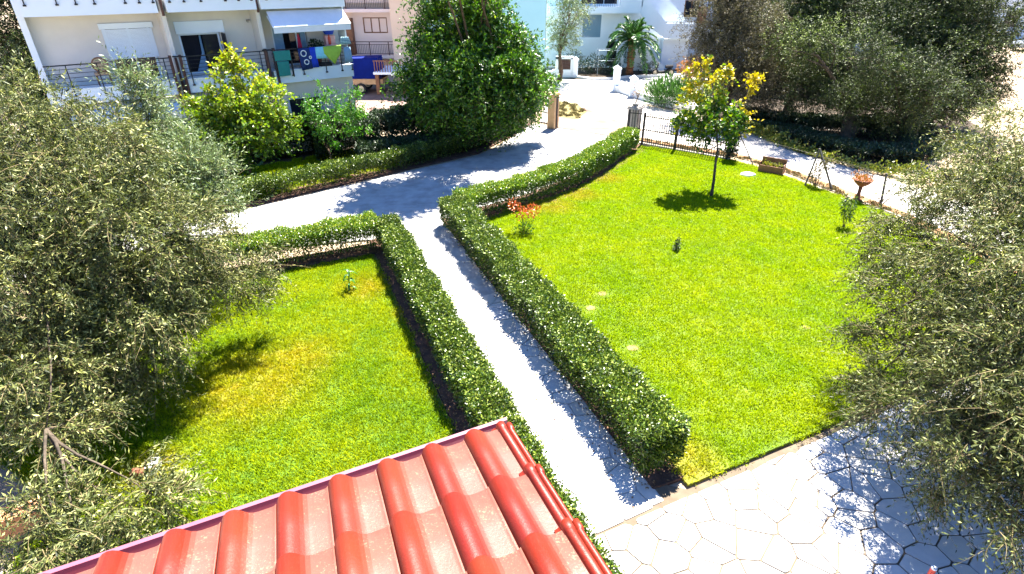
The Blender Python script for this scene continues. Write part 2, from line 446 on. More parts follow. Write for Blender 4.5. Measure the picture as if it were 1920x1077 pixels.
def sprays(origins, dirs, n_leaf, twig_len, leaf_len, leaf_w, droop, tint_fn, spread=0.9, stems=True):
    """curved twigs carrying leaves on both sides; returns leaf parts and stem geometry"""
    M = len(origins); dirs = unit(dirs)
    tl = twig_len * RNG.uniform(0.55, 1.3, M)
    s = (np.arange(n_leaf) + 1) / n_leaf
    g = np.array([0, 0, -1.0])
    bend = RNG.normal(size=(M, 3)) * 0.25
    def at(u):
        return origins[:, None, :] + (dirs[:, None, :] * u[None, :, None] + (g * droop + bend[:, None, :]) * (u[None, :, None] ** 2)) * tl[:, None, None]
    P = at(s)
    tang = unit(dirs[:, None, :] + 2 * (g * droop + bend[:, None, :]) * s[None, :, None])
    rnd = unit(np.cross(tang, RNG.normal(size=P.shape)))
    D = unit(tang * (1 - spread * 0.45) + rnd * spread)
    P = P.reshape(-1, 3); D = D.reshape(-1, 3)
    tint = tint_fn(P)
    lp = leaves(P, D, leaf_len, leaf_w, tint)
    st = None
    if stems:
        u = np.array([0, 0.35, 0.7, 1.0]); Q = at(u)
        side = unit(np.cross(dirs, RNG.normal(size=(M, 3))))[:, None, :]
        w = (np.array([0.0045, 0.0035, 0.0025, 0.001]) * (leaf_len / 0.055) ** 0.5)[None, :, None]
        V = np.stack([Q + side * w, Q - side * w], 2).reshape(-1, 3)
        b = np.arange(M)[:, None, None] * 8 + np.arange(3)[None, :, None] * 2
        T = np.concatenate([b + np.array([0, 1, 3]), b + np.array([0, 3, 2])], 2).reshape(-1, 3)
        st = (V, T)
    return lp, st

def lobe_clusters(lobes, per_r2, shell=0.62, up=0.0):
    """cluster centres and outward directions over rough ellipsoid lobes"""
    C = []; D = []
    for (x, y, z, r) in lobes:
        k = max(4, int(per_r2 * r * r))
        d = unit(RNG.normal(size=(k, 3)) + np.array([0, 0, up]))
        rr = r * (shell + (1 - shell) * RNG.random(k) ** 0.6) * (1 + 0.18 * np.sin(5 * d[:, 0] + 3 * x) * np.cos(4 * d[:, 1] + y))
        C.append(np.array([x, y, z]) + d * rr[:, None] * np.array([1, 1, 0.9]))
        D.append(d)
    return np.concatenate(C), np.concatenate(D)

INST_TREE = {}
def inst_group(K):
    if K in INST_TREE: return INST_TREE[K]
    ng = bpy.data.node_groups.new('scatter_%d' % K, 'GeometryNodeTree')
    ng.interface.new_socket('Geometry', in_out='INPUT', socket_type='NodeSocketGeometry')
    ng.interface.new_socket('Geometry', in_out='OUTPUT', socket_type='NodeSocketGeometry')
    N = ng.nodes; L = ng.links
    gi = N.new('NodeGroupInput'); go = N.new('NodeGroupOutput'); jn = N.new('GeometryNodeJoinGeometry')
    def attr(nm, ty):
        a = N.new('GeometryNodeInputNamedAttribute'); a.data_type = ty; a.inputs['Name'].default_value = nm
        return [o for o in a.outputs if o.enabled and o.name == 'Attribute'][0]
    def pick(val):
        c = N.new('FunctionNodeCompare'); c.data_type = 'INT'; c.operation = 'EQUAL'
        L.new(attr('variant', 'INT'), c.inputs[2]); c.inputs[3].default_value = val
        sp = N.new('GeometryNodeSeparateGeometry'); sp.domain = 'POINT'
        L.new(gi.outputs[0], sp.inputs[0]); L.new(c.outputs[0], sp.inputs[1])
        return sp.outputs[0]
    e = N.new('FunctionNodeEulerToRotation'); L.new(attr('rot', 'FLOAT_VECTOR'), e.inputs[0])
    sc_ = attr('size', 'FLOAT')
    for k in range(K):
        ip = N.new('GeometryNodeInstanceOnPoints')
        mp = N.new('GeometryNodeMeshToPoints'); L.new(pick(100 + k), mp.inputs[0])
        L.new(mp.outputs[0], ip.inputs['Points']); L.new(pick(k), ip.inputs['Instance'])
        L.new(e.outputs[0], ip.inputs['Rotation']); L.new(sc_, ip.inputs['Scale'])
        L.new(ip.outputs[0], jn.inputs[0])
    L.new(jn.outputs[0], go.inputs[0])
    INST_TREE[K] = ng
    return ng

def scatter(name, clumps, P, rot, size, mat, parent):
    """one object: a few leaf clumps set many times at P (geometry nodes)"""
    off = np.array(ROOT[parent]) if parent is not None else np.zeros(3)
    K = len(clumps); V = []; T = []; A = []; var = []; n = 0
    for k, (v, t, a) in enumerate(clumps):
        V.append(v); T.append(t + n); A.append(a); var.append(np.full(len(v), k)); n += len(v)
    V.append(P - off); var.append(100 + RNG.integers(0, K, len(P)))
    verts = np.concatenate(V); var = np.concatenate(var).astype(np.int32)
    me = np_mesh(name, verts, np.concatenate(T), np.concatenate(A))
    at = me.attributes.new('variant', 'INT', 'POINT'); at.data.foreach_set('value', var)
    r = np.zeros((len(verts), 3), np.float32); r[n:] = rot
    at = me.attributes.new('rot', 'FLOAT_VECTOR', 'POINT'); at.data.foreach_set('vector', r.ravel())
    sz = np.ones(len(verts), np.float32); sz[n:] = size
    at = me.attributes.new('size', 'FLOAT', 'POINT'); at.data.foreach_set('value', sz)
    o = mesh_obj(name, me, mat, parent, kind='stuff', world_offset=False)
    md = o.modifiers.new('scatter', 'NODES'); md.node_group = inst_group(K)
    return o

def aim(D):
    """euler that turns +X towards D with a random roll"""
    D = unit(D)
    return np.column_stack([RNG.random(len(D)) * 6.283, -np.arcsin(np.clip(D[:, 2], -1, 1)), np.arctan2(D[:, 1], D[:, 0])])

def clump(n_twigs, n_leaf, twig_len, leaf_len, leaf_w, spread=0.8, beta=(0.9, 1.5)):
    O = RNG.normal(size=(n_twigs, 3)) * twig_len * 0.3
    d = np.array([1.0, 0, 0]) + RNG.normal(size=(n_twigs, 3)) * 0.55
    return sprays(O, d, n_leaf, twig_len, leaf_len, leaf_w, 0.0, lambda P: RNG.beta(beta[0], beta[1], len(P)), spread, stems=False)[0]

def limb_path(a, b, n=5, wob=0.12, sag=0.0):
    a = Vector(a); b = Vector(b); L = (b - a).length
    pts = []
    v1 = Vector((random.gauss(0, 1), random.gauss(0, 1), random.gauss(0, 0.5))); v2 = Vector((random.gauss(0, 1), random.gauss(0, 1), random.gauss(0, 0.5)))
    for i in range(n + 1):
        t = i / n
        p = a.lerp(b, t)
        k = math.sin(t * math.pi)
        p += (v1 * k * 0.55 + v2 * math.sin(2 * t * math.pi) * 0.4) * wob * L
        p.z += sag * L * k
        pts.append(p)
    return pts

def tree(name, label, base, trunk_h, trunk_r, lobes, mat_leaf, mat_bark, leaf_len, leaf_w, twig_len, n_leaf=14,
         clusters=40, twigs_per=6, clus_r=0.16, droop=0.35, outw=1.0, tint_fn=None, group=None, inner=0.35, lean=(0, 0), spread=0.9, zmin=0.12, cat='tree', bare=0, fill=0, fill_rad=0.9, wob=0.10, limbs=True):
    root = empty(name, label, cat, base, group)
    bx, by, bz = base
    tr = MB()
    fork = Vector((bx + lean[0], by + lean[1], bz + trunk_h))
    p = limb_path((bx, by, bz - 0.08), fork, 6, wob)
    tr.tube(p, [trunk_r * (1.35 if i == 0 else 1.0 - 0.06 * i) for i in range(7)], 10)
    tr.build('trunk', mat_bark, root, smooth=True)
    li = MB()
    for (x, y, z, r) in lobes:
        if z < 2.0 and len(lobes) > 15:                 # low sprays hang from the nearest higher bough
            hi = min((l for l in lobes if l[2] > z + 0.45), key=lambda l: (l[0] - x) ** 2 + (l[1] - y) ** 2)
            q = limb_path((hi[0], hi[1], hi[2]), (x, y, z), 5, 0.08, 0.08)
            li.tube(q, [trunk_r * k for k in (0.10, 0.09, 0.075, 0.06, 0.045, 0.03)], 5)
            continue
        q = limb_path(fork - Vector((0, 0, 0.1)), (x, y, z), 6, 0.10, 0.05)
        n = len(q)
        li.tube(q, [trunk_r * 0.36 * (1 - 0.12 * i) * min(1, r * 0.85 + 0.06) for i in range(n)], 6)
        for _ in range(4 + int(bare * r)):
            d = Vector((random.gauss(0, 1), random.gauss(0, 1), random.gauss(0.2, 0.8))).normalized() * r * random.uniform(0.6, 0.98)
            st = q[random.randint(3, n - 1)]
            e = Vector((x, y, z)) + d
            if e.z < zmin + 0.1: e.z = zmin + 0.1
            li.tube(limb_path(st, e, 4, 0.15), [trunk_r * 0.14, trunk_r * 0.10, trunk_r * 0.07, trunk_r * 0.05, trunk_r * 0.02], 4)
    li.build('limbs', mat_bark, root, smooth=True)
    C, D = lobe_clusters(lobes, clusters)
    M = len(C) * twigs_per
    rad = np.concatenate([np.full(max(4, int(clusters * r * r)), r) for (_, _, _, r) in lobes])
    O = np.repeat(C, twigs_per, 0) + RNG.normal(size=(M, 3)) * (clus_r * np.sqrt(np.repeat(rad, twigs_per)))[:, None]
    d = np.repeat(D, twigs_per, 0) * outw + RNG.normal(size=(M, 3)) * 0.5
    if inner > 0:
        K = int(M * inner); idx = RNG.integers(0, len(lobes), K)
        Lb = np.array(lobes)
        O2 = Lb[idx, :3] + unit(RNG.normal(size=(K, 3))) * (Lb[idx, 3] * 0.75 * RNG.random(K) ** 0.5)[:, None]
        O = np.concatenate([O, O2]); d = np.concatenate([d, RNG.normal(size=(K, 3))])
    keep = O[:, 2] > zmin + 0.1
    O = O[keep]; d = d[keep]
    tf = tint_fn or (lambda P: RNG.beta(0.9, 1.35, len(P)))
    lp, st = sprays(O, d, n_leaf, twig_len, leaf_len, leaf_w, droop, tf, spread)
    v, t, a = lp
    # lift anything that would dip under the ground
    low = v[:, 2] < 0.03
    v[low, 2] = 0.03 + RNG.random(low.sum()) * 0.05
    leaf_object('foliage', [(v, t, a)], mat_leaf, root)
    me = np_mesh('twigs', st[0], st[1]); mesh_obj('twigs', me, 'twig_pale' if 'olive' in mat_leaf else mat_bark, root, kind='stuff')
    if fill:
        Lb = np.array(lobes); w = Lb[:, 3] ** 3; K = int(fill * w.sum()); idx = RNG.choice(len(Lb), K, p=w / w.sum())
        dd = unit(RNG.normal(size=(K, 3)))
        FP = Lb[idx, :3] + dd * (Lb[idx, 3] * fill_rad * RNG.random(K) ** 0.42)[:, None]
        ok = FP[:, 2] > zmin + twig_len * 0.6
        FP, dd = FP[ok], dd[ok]
        cl = [clump(8, 12, twig_len * 0.8, leaf_len, leaf_w, spread) for _ in range(4)]
        scatter('inner_foliage', cl, FP, aim(dd + RNG.normal(size=dd.shape) * 0.6 + np.array([0, 0, -0.2])), RNG.uniform(0.75, 1.25, len(FP)), mat_leaf, root)
    return root

# ------------------------------------------------------------------ frames and plan geometry
U = np.array([math.cos(R(112.3)), math.sin(R(112.3))])      # along the garden path, away from the house
NV = np.array([math.cos(R(202.3)), math.sin(R(202.3))])     # across it, to the left
def ab(a, b): return tuple(U * a + NV * b)

def sheet(name, pts, z, mat, thick=0.03):
    mb = MB(); mb.prism(pts, z - thick, z)
    o = mb.build(name, mat); o['kind'] = 'structure'; return o

# ------------------------------------------------------------------ the setting
g = MB(); g.box(-400, 400, -60, 700, -0.4, -0.05)
structure('ground', g, 'dry_ground')
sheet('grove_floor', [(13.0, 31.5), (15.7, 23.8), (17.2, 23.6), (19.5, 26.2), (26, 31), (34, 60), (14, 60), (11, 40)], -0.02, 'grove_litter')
sheet('shade_bed', [(-12, 24.6), (-6.2, 24.6), (-2.2, 27.2), (0.6, 32.6), (-1, 33.4), (-5, 29.8), (-9.6, 28.0)], 0.0, 'grove_litter')  # dark sheet, the walnut's shade put into its colour
# roads
sheet('road', [(1.6, 33.0), (6.6, 29.3), (10.4, 25.9), (11.7, 24.1), (12.5, 21.7), (13.7, 18.6), (15.0, 12), (18.5, 12), (17.3, 19), (15.6, 23.0), (13.8, 26.4),
               (12.6, 31.0), (10.9, 34.8), (8.6, 37.6), (7.2, 43.0), (6.8, 48.0), (3.2, 48.0), (2.4, 40)], -0.012, 'road_concrete')
sheet('clay_apron', [(2.45, 31.5), (6.1, 29.05), (7.2, 31), (6.0, 33.5), (4.8, 36.5), (2.9, 38.5), (2.4, 35)], -0.006, 'gate_clay', 0.02)
sheet('driveway', [(-18, 11.6), (-11, 15.2), (-4.0, 16.6), (-2.2, 16.6), (-1.6, 17.9), (-0.3, 18.8), (1.2, 20.0), (3.1, 22.0), (4.4, 24.2), (6.0, 27.0), (6.2, 29.0), (2.4, 31.48), (1.2, 32.4),
                   (0, 29.33), (-0.54, 28.08), (-1.51, 26.18), (-2.45, 25.32), (-4.8, 23.35), (-10.1, 18.76), (-18, 15.2)], 0.0, 'driveway_concrete')
sheet('courtyard', [(-16, 30), (-9.8, 28.2), (-8.2, 29.2), (-7.5, 33), (0.8, 34), (2.3, 44), (-9, 44), (-16, 44)], -0.014, 'gate_clay')
sheet('neighbour_lawn', [(-18, 16), (-10.3, 19.3), (-5.3, 23.6), (-1.2, 27), (-7.0, 28.0), (-16, 22)], -0.006, 'lawn_ground_right')
sheet('front_yard', [(7.0, 43.2), (8.6, 38.2), (11.5, 35.5), (16, 44), (14, 53.5), (3.0, 53.5), (3.0, 48.1), (6.8, 48.1)], -0.016, 'driveway_concrete')
sheet('planting_bed', [(5.6, 47.5), (9.2, 48.3), (10.8, 49.6), (12.0, 49.6), (12.2, 53.5), (4.0, 53.5), (4.0, 48.4)], 0.02, 'grove_litter')

# garden lawns
LAWN_R = [(2.95, 6.55), (7.0, 8.42), (11.5, 10.5), (14.6, 12.2), (13.3, 18.9), (12.2, 21.4), (11.3, 23.5), (10.1, 25.2), (8.3, 26.6), (6.35, 27.6),
          (5.1, 25.2), (3.8, 23.0), (2.7, 21.5), (1.4, 20.2), (-0.1, 19.1), (-1.0, 18.1), ab(17.2, -5.15), ab(5.6, -5.2)]
LAWN_L = [(1.7, 2.2), ab(4.5, -1.97), ab(14.9, -1.97), (-4.3, 15.3), (-7.7, 13.7), (-12.5, 11.3), (-12.5, 9), (-7.6, 6.3), (-6.6, 3.2), (-6.6, 0.5), (1.0, 0.5)]
lawn_r = sheet('lawn', LAWN_R, 0.035, 'lawn_ground_right', 0.06)
lawn_l = sheet('lawn', LAWN_L, 0.035, 'lawn_ground_left', 0.06)
sheet('hedge_bed', [ab(4.6, -2.95), ab(16.9, -2.95), ab(16.9, -2.0), ab(4.6, -2.0)], 0.04, 'hedge_soil', 0.07)
sheet('hedge_bed', [ab(5.1, -5.25), ab(17.7, -5.25), ab(17.7, -4.62), ab(5.1, -4.62)], 0.04, 'hedge_soil', 0.07)
sheet('hedge_bed', [(-4.1, 15.45), (-3.6, 16.5), (-11.5, 12.9), (-11.3, 12.2)], 0.043, 'hedge_soil', 0.06)
sheet('hedge_bed', [(-1.7, 17.7), (-0.9, 17.9), (0.3, 18.9), (1.6, 19.9), (2.9, 21.2), (4.0, 22.8), (5.2, 24.8), (6.5, 26.9), (6.2, 28.6), (5.1, 26.9),
                    (4.0, 25.0), (2.9, 23.3), (1.7, 21.9), (0.5, 20.6), (-0.6, 19.7), (-1.8, 18.7)], 0.043, 'hedge_soil', 0.06)
sheet('hedge_bed', [(-12.5, 17.6), (-10.2, 19.0), (-4.9, 23.6), (-1.6, 26.4), (-0.1, 29.5), (1.1, 32.6), (-0.2, 32.8), (-1.2, 30), (-2.6, 27.5), (-10.8, 20.2), (-12.8, 19)], 0.012, 'hedge_soil', 0.05)
sheet('verge', [(6.5, 28.9), (10.4, 25.95), (11.7, 24.15), (12.5, 21.8), (13.8, 18.5), (14.6, 12.3), (15.0, 12), (14.9, 15), (14.1, 19), (12.9, 22.2), (12.0, 24.5), (10.7, 26.4), (6.7, 29.3)], -0.002, 'verge_dirt', 0.03)
sheet('straw_patch', [(2.75, 34.2), (3.9, 33.6), (4.6, 35.5), (4.3, 38.0), (3.2, 39.0), (2.6, 37)], 0.002, 'dry_straw', 0.02)

def in_poly(P, poly):
    x, y = P[:, 0], P[:, 1]; inside = np.zeros(len(P), bool); n = len(poly)
    for i in range(n):
        x0, y0 = poly[i]; x1, y1 = poly[(i + 1) % n]
        c = ((y0 > y) != (y1 > y)) & (x < (x1 - x0) * (y - y0) / (y1 - y0 + 1e-12) + x0)
        inside ^= c
    return inside

def grass(name, poly, density, mat, parent, near_y=99, z=0.03, h=0.05, w=0.013, holes=()):
    """tufts of blades scattered over the lawn outline; density is blades per square metre"""
    TR = 0.17; nb = 70
    tufts = []
    for _ in range(5):
        a = RNG.random(nb) * 6.283; r = TR * np.sqrt(RNG.random(nb))
        base = np.column_stack([np.cos(a) * r, np.sin(a) * r, np.zeros(nb)])
        an = RNG.random(nb) * 6.283; ww = w * RNG.uniform(0.7, 1.4, nb) * 0.5
        side = np.column_stack([np.cos(an), np.sin(an), np.zeros(nb)]) * ww[:, None]
        la = RNG.random(nb) * 6.283; lean = RNG.uniform(0.2, 1.1, nb); hh = h * RNG.uniform(0.5, 1.35, nb)
        tip = base + np.column_stack([np.cos(la) * lean, np.sin(la) * lean, np.ones(nb)]) * hh[:, None]
        tufts.append((np.stack([base - side, base + side, tip], 1).reshape(-1, 3), np.arange(nb * 3).reshape(-1, 3), RNG.random(nb)))
    A = np.array(poly); lo, hi = A.min(0), A.max(0)
    st = math.sqrt(nb / density)
    gx, gy = np.meshgrid(np.arange(lo[0], hi[0], st), np.arange(lo[1], hi[1], st))
    P = np.column_stack([gx.ravel(), gy.ravel()]); P = P + RNG.uniform(-0.5, 0.5, P.shape) * st * 1.1
    P = P[in_poly(P, poly)]
    for i in range(len(poly)):                      # keep tufts off the kerb line
        p, q = A[i], A[(i + 1) % len(A)]; e = q - p; t = np.clip(((P - p) @ e) / (e @ e), 0, 1)
        P = P[np.hypot(*(P - p - t[:, None] * e).T) > TR * 0.3]
    for (hx, hy, hr) in holes:
        P = P[np.hypot(P[:, 0] - hx, P[:, 1] - hy) > hr * 0.8 + TR * 0.35]
    N = len(P)
    rot = np.column_stack([RNG.normal(0, 0.03, N), RNG.normal(0, 0.03, N), RNG.random(N) * 6.283])
    size = RNG.uniform(0.85, 1.15, N)
    return scatter(name, tufts, np.column_stack([P, np.full(N, z)]), rot, size, mat, parent)
BARE = [(2.0, 12.2, 0.16), (2.75, 10.45, 0.17), (7.1, 11.3, 0.10), (2.42, 12.94, 0.14), (9.98, 22.99, 0.33)]
grass('grass', LAWN_R, 3600, 'grass_right', None, holes=BARE, h=0.052, w=0.02)
grass('grass', LAWN_L, 4200, 'grass_left', None, h=0.056, w=0.017)
grass('grass', [(-13, 18.6), (-10.4, 19.5), (-5.5, 23.8), (-4, 26.5), (-8, 27), (-14, 22)], 1500, 'grass_right', None, z=-0.01, h=0.08, w=0.03)
grass('dry_grass', [(2.75, 34.2), (3.9, 33.6), (4.6, 35.5), (4.3, 38.0), (3.2, 39.0), (2.6, 37)], 500, 'dry_straw', None, z=0.0, h=0.09, w=0.03)
grass('dry_grass', [(6.6, 28.7), (10.3, 25.7), (11.6, 23.9), (12.3, 21.7), (13.5, 18.7), (13.9, 18.9), (12.8, 22.2), (11.9, 24.4), (10.6, 26.2), (6.8, 29.1)], 700, 'dry_straw', None, z=0.0, h=0.09, w=0.025)
k = 0
for (x, y, r) in BARE[:4]:
    pts = [(x + math.cos(a) * r * random.uniform(0.7, 1.15), y + math.sin(a) * r * random.uniform(0.6, 1.0)) for a in np.linspace(0, 6.28, 10)[:-1]]
    sheet('bare_soil', pts, 0.046, 'dry_straw', 0.02)

# ------------------------------------------------------------------ crazy paving
def clip(poly, nx, ny, c):
    out = []; n = len(poly)
    for i in range(n):
        p, q = poly[i], poly[(i + 1) % n]
        dp = p[0] * nx + p[1] * ny - c; dq = q[0] * nx + q[1] * ny - c
        if dp <= 0: out.append(p)
        if (dp < 0 < dq) or (dq < 0 < dp):
            t = dp / (dp - dq); out.append((p[0] + (q[0] - p[0]) * t, p[1] + (q[1] - p[1]) * t))
    return out
def paving(parent, region, spacing, stretch, gap, z0, z1, seed, maxn=320):
    rs = random.Random(seed)
    A = np.array(region)
    # work in a frame along the path so stones lie lengthways with it
    fr = lambda p: (p[0] * U[0] + p[1] * U[1], p[0] * NV[0] + p[1] * NV[1])
    reg = [fr(p) for p in region]
    lo = np.min(reg, 0); hi = np.max(reg, 0)
    seeds = []
    na = int((hi[0] - lo[0]) / (spacing * stretch)) + 2; nb = int((hi[1] - lo[1]) / spacing) + 2
    for i in range(-1, na + 1):
        for j in range(-1, nb + 1):
            seeds.append((lo[0] + (i + (0.5 if j % 2 else 0) + rs.uniform(-0.5, 0.5)) * spacing * stretch, lo[1] + (j + rs.uniform(-0.5, 0.5)) * spacing))
    S = np.array(seeds)
    W = [rs.uniform(0.0, 0.30) * spacing for _ in seeds]
    cnt = 0
    # region edges as half-planes (convex region)
    area = sum(reg[i][0] * reg[(i + 1) % len(reg)][1] - reg[(i + 1) % len(reg)][0] * reg[i][1] for i in range(len(reg)))
    if area < 0: reg = reg[::-1]
    for si, s in enumerate(seeds):
        d = np.hypot((S[:, 0] - s[0]), S[:, 1] - s[1])
        nb_i = np.argsort(d)[1:15]
        poly = [(s[0] - 2, s[1] - 2), (s[0] + 2, s[1] - 2), (s[0] + 2, s[1] + 2), (s[0] - 2, s[1] + 2)]
        for k in nb_i:
            q = S[k]; dx, dy = q[0] - s[0], q[1] - s[1]; L = math.hypot(dx, dy)
            nx, ny = dx / L, dy / L
            poly = clip(poly, nx, ny, (s[0] + q[0]) / 2 * nx + (s[1] + q[1]) / 2 * ny + (W[si] ** 2 - W[k] ** 2) / (2 * L) * 1.6 - gap / 2)
            if len(poly) < 3: break
        if len(poly) < 3: continue
        for i in range(len(reg)):
            p, q = reg[i], reg[(i + 1) % len(reg)]
            ex, ey = q[0] - p[0], q[1] - p[1]; L = math.hypot(ex, ey)
            nx, ny = ey / L, -ex / L
            poly = clip(poly, nx, ny, p[0] * nx + p[1] * ny - 0.006)
            if len(poly) < 3: break
        if len(poly) < 3: continue
        ar = abs(sum(poly[i][0] * poly[(i + 1) % len(poly)][1] - poly[(i + 1) % len(poly)][0] * poly[i][1] for i in range(len(poly)))) / 2
        if ar < 0.012: continue
        if cnt >= maxn: break
        # round the corners a little so the stones read as split, not cut
        pts = []
        n = len(poly)
        for i in range(n):
            p0, p1, p2 = poly[i - 1], poly[i], poly[(i + 1) % n]
            for (o_) in (p0, p2):
                L = math.hypot(o_[0] - p1[0], o_[1] - p1[1]); t = min(0.3, 0.016 / max(L, 1e-4))
                pts.append((p1[0] + (o_[0] - p1[0]) * t, p1[1] + (o_[1] - p1[1]) * t))
        w = [tuple(U * a + NV * b) for a, b in pts]
        mb = MB(); mb.prism(w, z0, z1 + rs.uniform(-0.004, 0.004), 0.025)
        o = mb.build('paving_stone', 'paving_stone', parent)
        cnt += 1
    return cnt
PATIO = [ab(5.22, -2.6), ab(5.22, -4.62), (2.92, 6.42), (7.02, 8.3), (11.3, 10.25), (13.0, 6.2), (9, 3.4), (1.5, 3.2), (-0.2, 3.6)]
pt = [(-1.5, 4.0), (0.4, 5.9), (2.92, 6.42), (7.02, 8.3), (14.5, 11.7), (16, 4), (9, -2), (-1, -2)]
patio = sheet('patio', [ab(4.6, -2.2), ab(5.1, -2.95), ab(5.1, -4.9), (2.92, 6.48), (7.02, 8.36), (14.6, 11.85), (17, 4), (9, -3), (-3, -3)], 0.0, 'grout', 0.05)
path = sheet('path', [ab(4.85, -4.66), ab(17.3, -4.66), ab(17.3, -2.9), ab(4.7, -2.9)], 0.004, 'driveway_concrete', 0.05)
n1 = paving(patio, [(0.70, 5.31), (2.95, 6.36), (9.4, 9.36), (10.6, 6.2), (8.0, 3.4), (0.6, 3.2)], 0.36, 1.5, 0.018, -0.02, 0.018, 5, 298)
n2 = paving(path, [ab(4.80, -4.64), ab(12.2, -4.64), ab(12.2, -2.92), ab(4.68, -2.92)], 0.46, 1.35, 0.016, -0.02, 0.02, 9, 120)
print('stones', n1, n2)

# ------------------------------------------------------------------ hedges
def hedge(label, line, width, height, density, mat='hedge_leaf', group=None, stem_h=0.35, leaf=0.062, lw=0.034, low=0.35, stems=True, bot=0.12, side_fill=1.0, open_z=0.52):
    """line: centreline points; foliage on a rough box section, open and stemmy below"""
    P = [Vector((x, y, 0)) for x, y in line]
    root = empty('hedge', label, 'hedge', (line[0][0], line[0][1], 0.04), group)
    segs = [(P[i], P[i + 1], (P[i + 1] - P[i]).length) for i in range(len(P) - 1)]
    total = sum(s[2] for s in segs)
    n = int(total * (width + 2 * height) * density)
    t = RNG.random(n) * total
    pos = np.zeros((n, 3)); nrm = np.zeros((n, 3)); acc = 0
    A = np.zeros((n, 2)); T = np.zeros((n, 2))
    for a, b, L in segs:
        m = (t >= acc) & (t <= acc + L); f = ((t[m] - acc) / L)[:, None]
        A[m] = np.array([a.x, a.y]) * (1 - f) + np.array([b.x, b.y]) * f
        d = (b - a).normalized(); T[m] = (d.x, d.y); acc += L
    S = np.column_stack([-T[:, 1], T[:, 0]])
    wob = 1 + 0.08 * np.sin(t * 2.3 + 1) + 0.07 * np.sin(t * 5.1) + 0.06 * np.sin(t * 11.7)
    hob = 1 + 0.035 * np.sin(t * 1.9) + 0.03 * np.sin(t * 4.3 + 2) + 0.03 * np.sin(t * 9.9)
    which = RNG.random(n)
    p_top = width * 1.35 / (width * 1.35 + 2 * height * 0.85)
    top = which < p_top
    u = RNG.uniform(-1, 1, n)
    zz = RNG.random(n)
    sd = np.where(RNG.random(n) < 0.5, -1.0, 1.0)
    off = np.where(top, u, sd * (1 - 0.35 * RNG.random(n) ** 2)) * width * 0.5 * wob
    # bulge: widest at two thirds of the height, rounded shoulders
    z = np.where(top, height * hob * (1 - 0.10 * np.abs(u) ** 4 - 0.16 * RNG.random(n) ** 2), height * hob * (bot + (0.97 - bot) * zz))
    prof = np.clip(1.0 - 0.22 * np.clip(0.55 - z / height, 0, 1) / 0.55, 0.6, 1)
    off = off * prof + RNG.normal(0, 0.035, n)
    z = z + RNG.normal(0, 0.03, n)
    thin = 0.5 + 0.5 * np.sin(t * 3.7 + 5 * sd + 2 * np.sin(t * 1.3))
    keep = ((z / height > open_z) & (top | (RNG.random(n) < 0.62 + 0.38 * thin))) | (RNG.random(n) < low * side_fill + (z / height) * 0.3)
    A, S, off, z, top, sd, t, T = A[keep], S[keep], off[keep], z[keep], top[keep], sd[keep], t[keep], T[keep]
    n = len(z)
    pos = np.column_stack([A + S * off[:, None], z])
    out = np.column_stack([S * np.where(top, RNG.normal(0, 0.6, n), sd * 0.9)[:, None], np.where(top, 0.8, 0.35)])
    D = out + RNG.normal(size=(n, 3)) * 0.65
    # end faces
    ends = []
    for (pt_, dr) in ((P[0], -(P[1] - P[0]).normalized()), (P[-1], (P[-1] - P[-2]).normalized())):
        k = int(width * height * density * 1.3)
        uu = RNG.uniform(-1, 1, k) * width * 0.5; z2 = height * (bot + (0.97 - bot) * RNG.random(k) ** 0.7)
        sx, sy = -dr.y, dr.x
        ends.append((np.column_stack([pt_.x + sx * uu + dr.x * RNG.uniform(-0.1, 0.05, k), pt_.y + sy * uu + dr.y * RNG.uniform(-0.1, 0.05, k), z2]),
                     np.tile([dr.x, dr.y, 0.3], (k, 1)) + RNG.normal(size=(k, 3)) * 0.6))
    pos = np.concatenate([pos] + [e[0] for e in ends]); D = np.concatenate([D] + [e[1] for e in ends])
    # dark inside fill
    k = int(n * 0.35); i = RNG.integers(0, n, k)
    ip = np.column_stack([A[i] + S[i] * (RNG.uniform(-0.36, 0.36, k) * width)[:, None], height * RNG.uniform(0.5, 0.88, k)])
    pos = np.concatenate([pos, ip]); D = np.concatenate([D, RNG.normal(size=(k, 3))])
    # stray shoots above the clipped top
    k = int(total * 26); i = RNG.integers(0, n, k)
    sp = np.column_stack([A[i] + S[i] * (RNG.uniform(-0.5, 0.5, k) * width)[:, None], height * RNG.uniform(0.97, 1.12, k)])
    pos = np.concatenate([pos, sp]); D = np.concatenate([D, RNG.normal(size=(k, 3)) * 0.4 + np.array([0, 0, 1.0])])
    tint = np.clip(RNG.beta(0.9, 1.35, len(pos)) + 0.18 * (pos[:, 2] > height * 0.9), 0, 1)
    leaf_object('foliage', [leaves(pos, D, leaf, lw, tint, flat=0.25)], mat, root)
    if stems:
        st = MB(); d = 0.12
        for a, b, L in segs:
            m = max(1, int(L / 0.26))
            for q in range(m):
                p = a.lerp(b, (q + random.uniform(0.2, 0.8)) / m)
                x = p.x + random.gauss(0, 0.04); y = p.y + random.gauss(0, 0.04)
                top_ = Vector((x + random.gauss(0, 0.04), y + random.gauss(0, 0.04), height * 0.45))
                st.tube([(x, y, 0.0), (x + random.gauss(0, 0.015), y + random.gauss(0, 0.015), height * 0.22), top_], [0.014, 0.012, 0.009], 5)
                for _ in range(4):
                    e = top_ + Vector((random.gauss(0, width * 0.25), random.gauss(0, width * 0.25), random.uniform(0.15, 0.4) * height))
                    s0 = Vector((x, y, height * random.uniform(0.12, 0.4)))
                    st.tube([s0, s0.lerp(e, 0.5) + Vector((0, 0, 0.03)), e], [0.007, 0.005, 0.003], 4)
        st.build('stems', 'bark_brown', root, kind='stuff')
    return root
G1 = 'clipped hedges of the front garden'
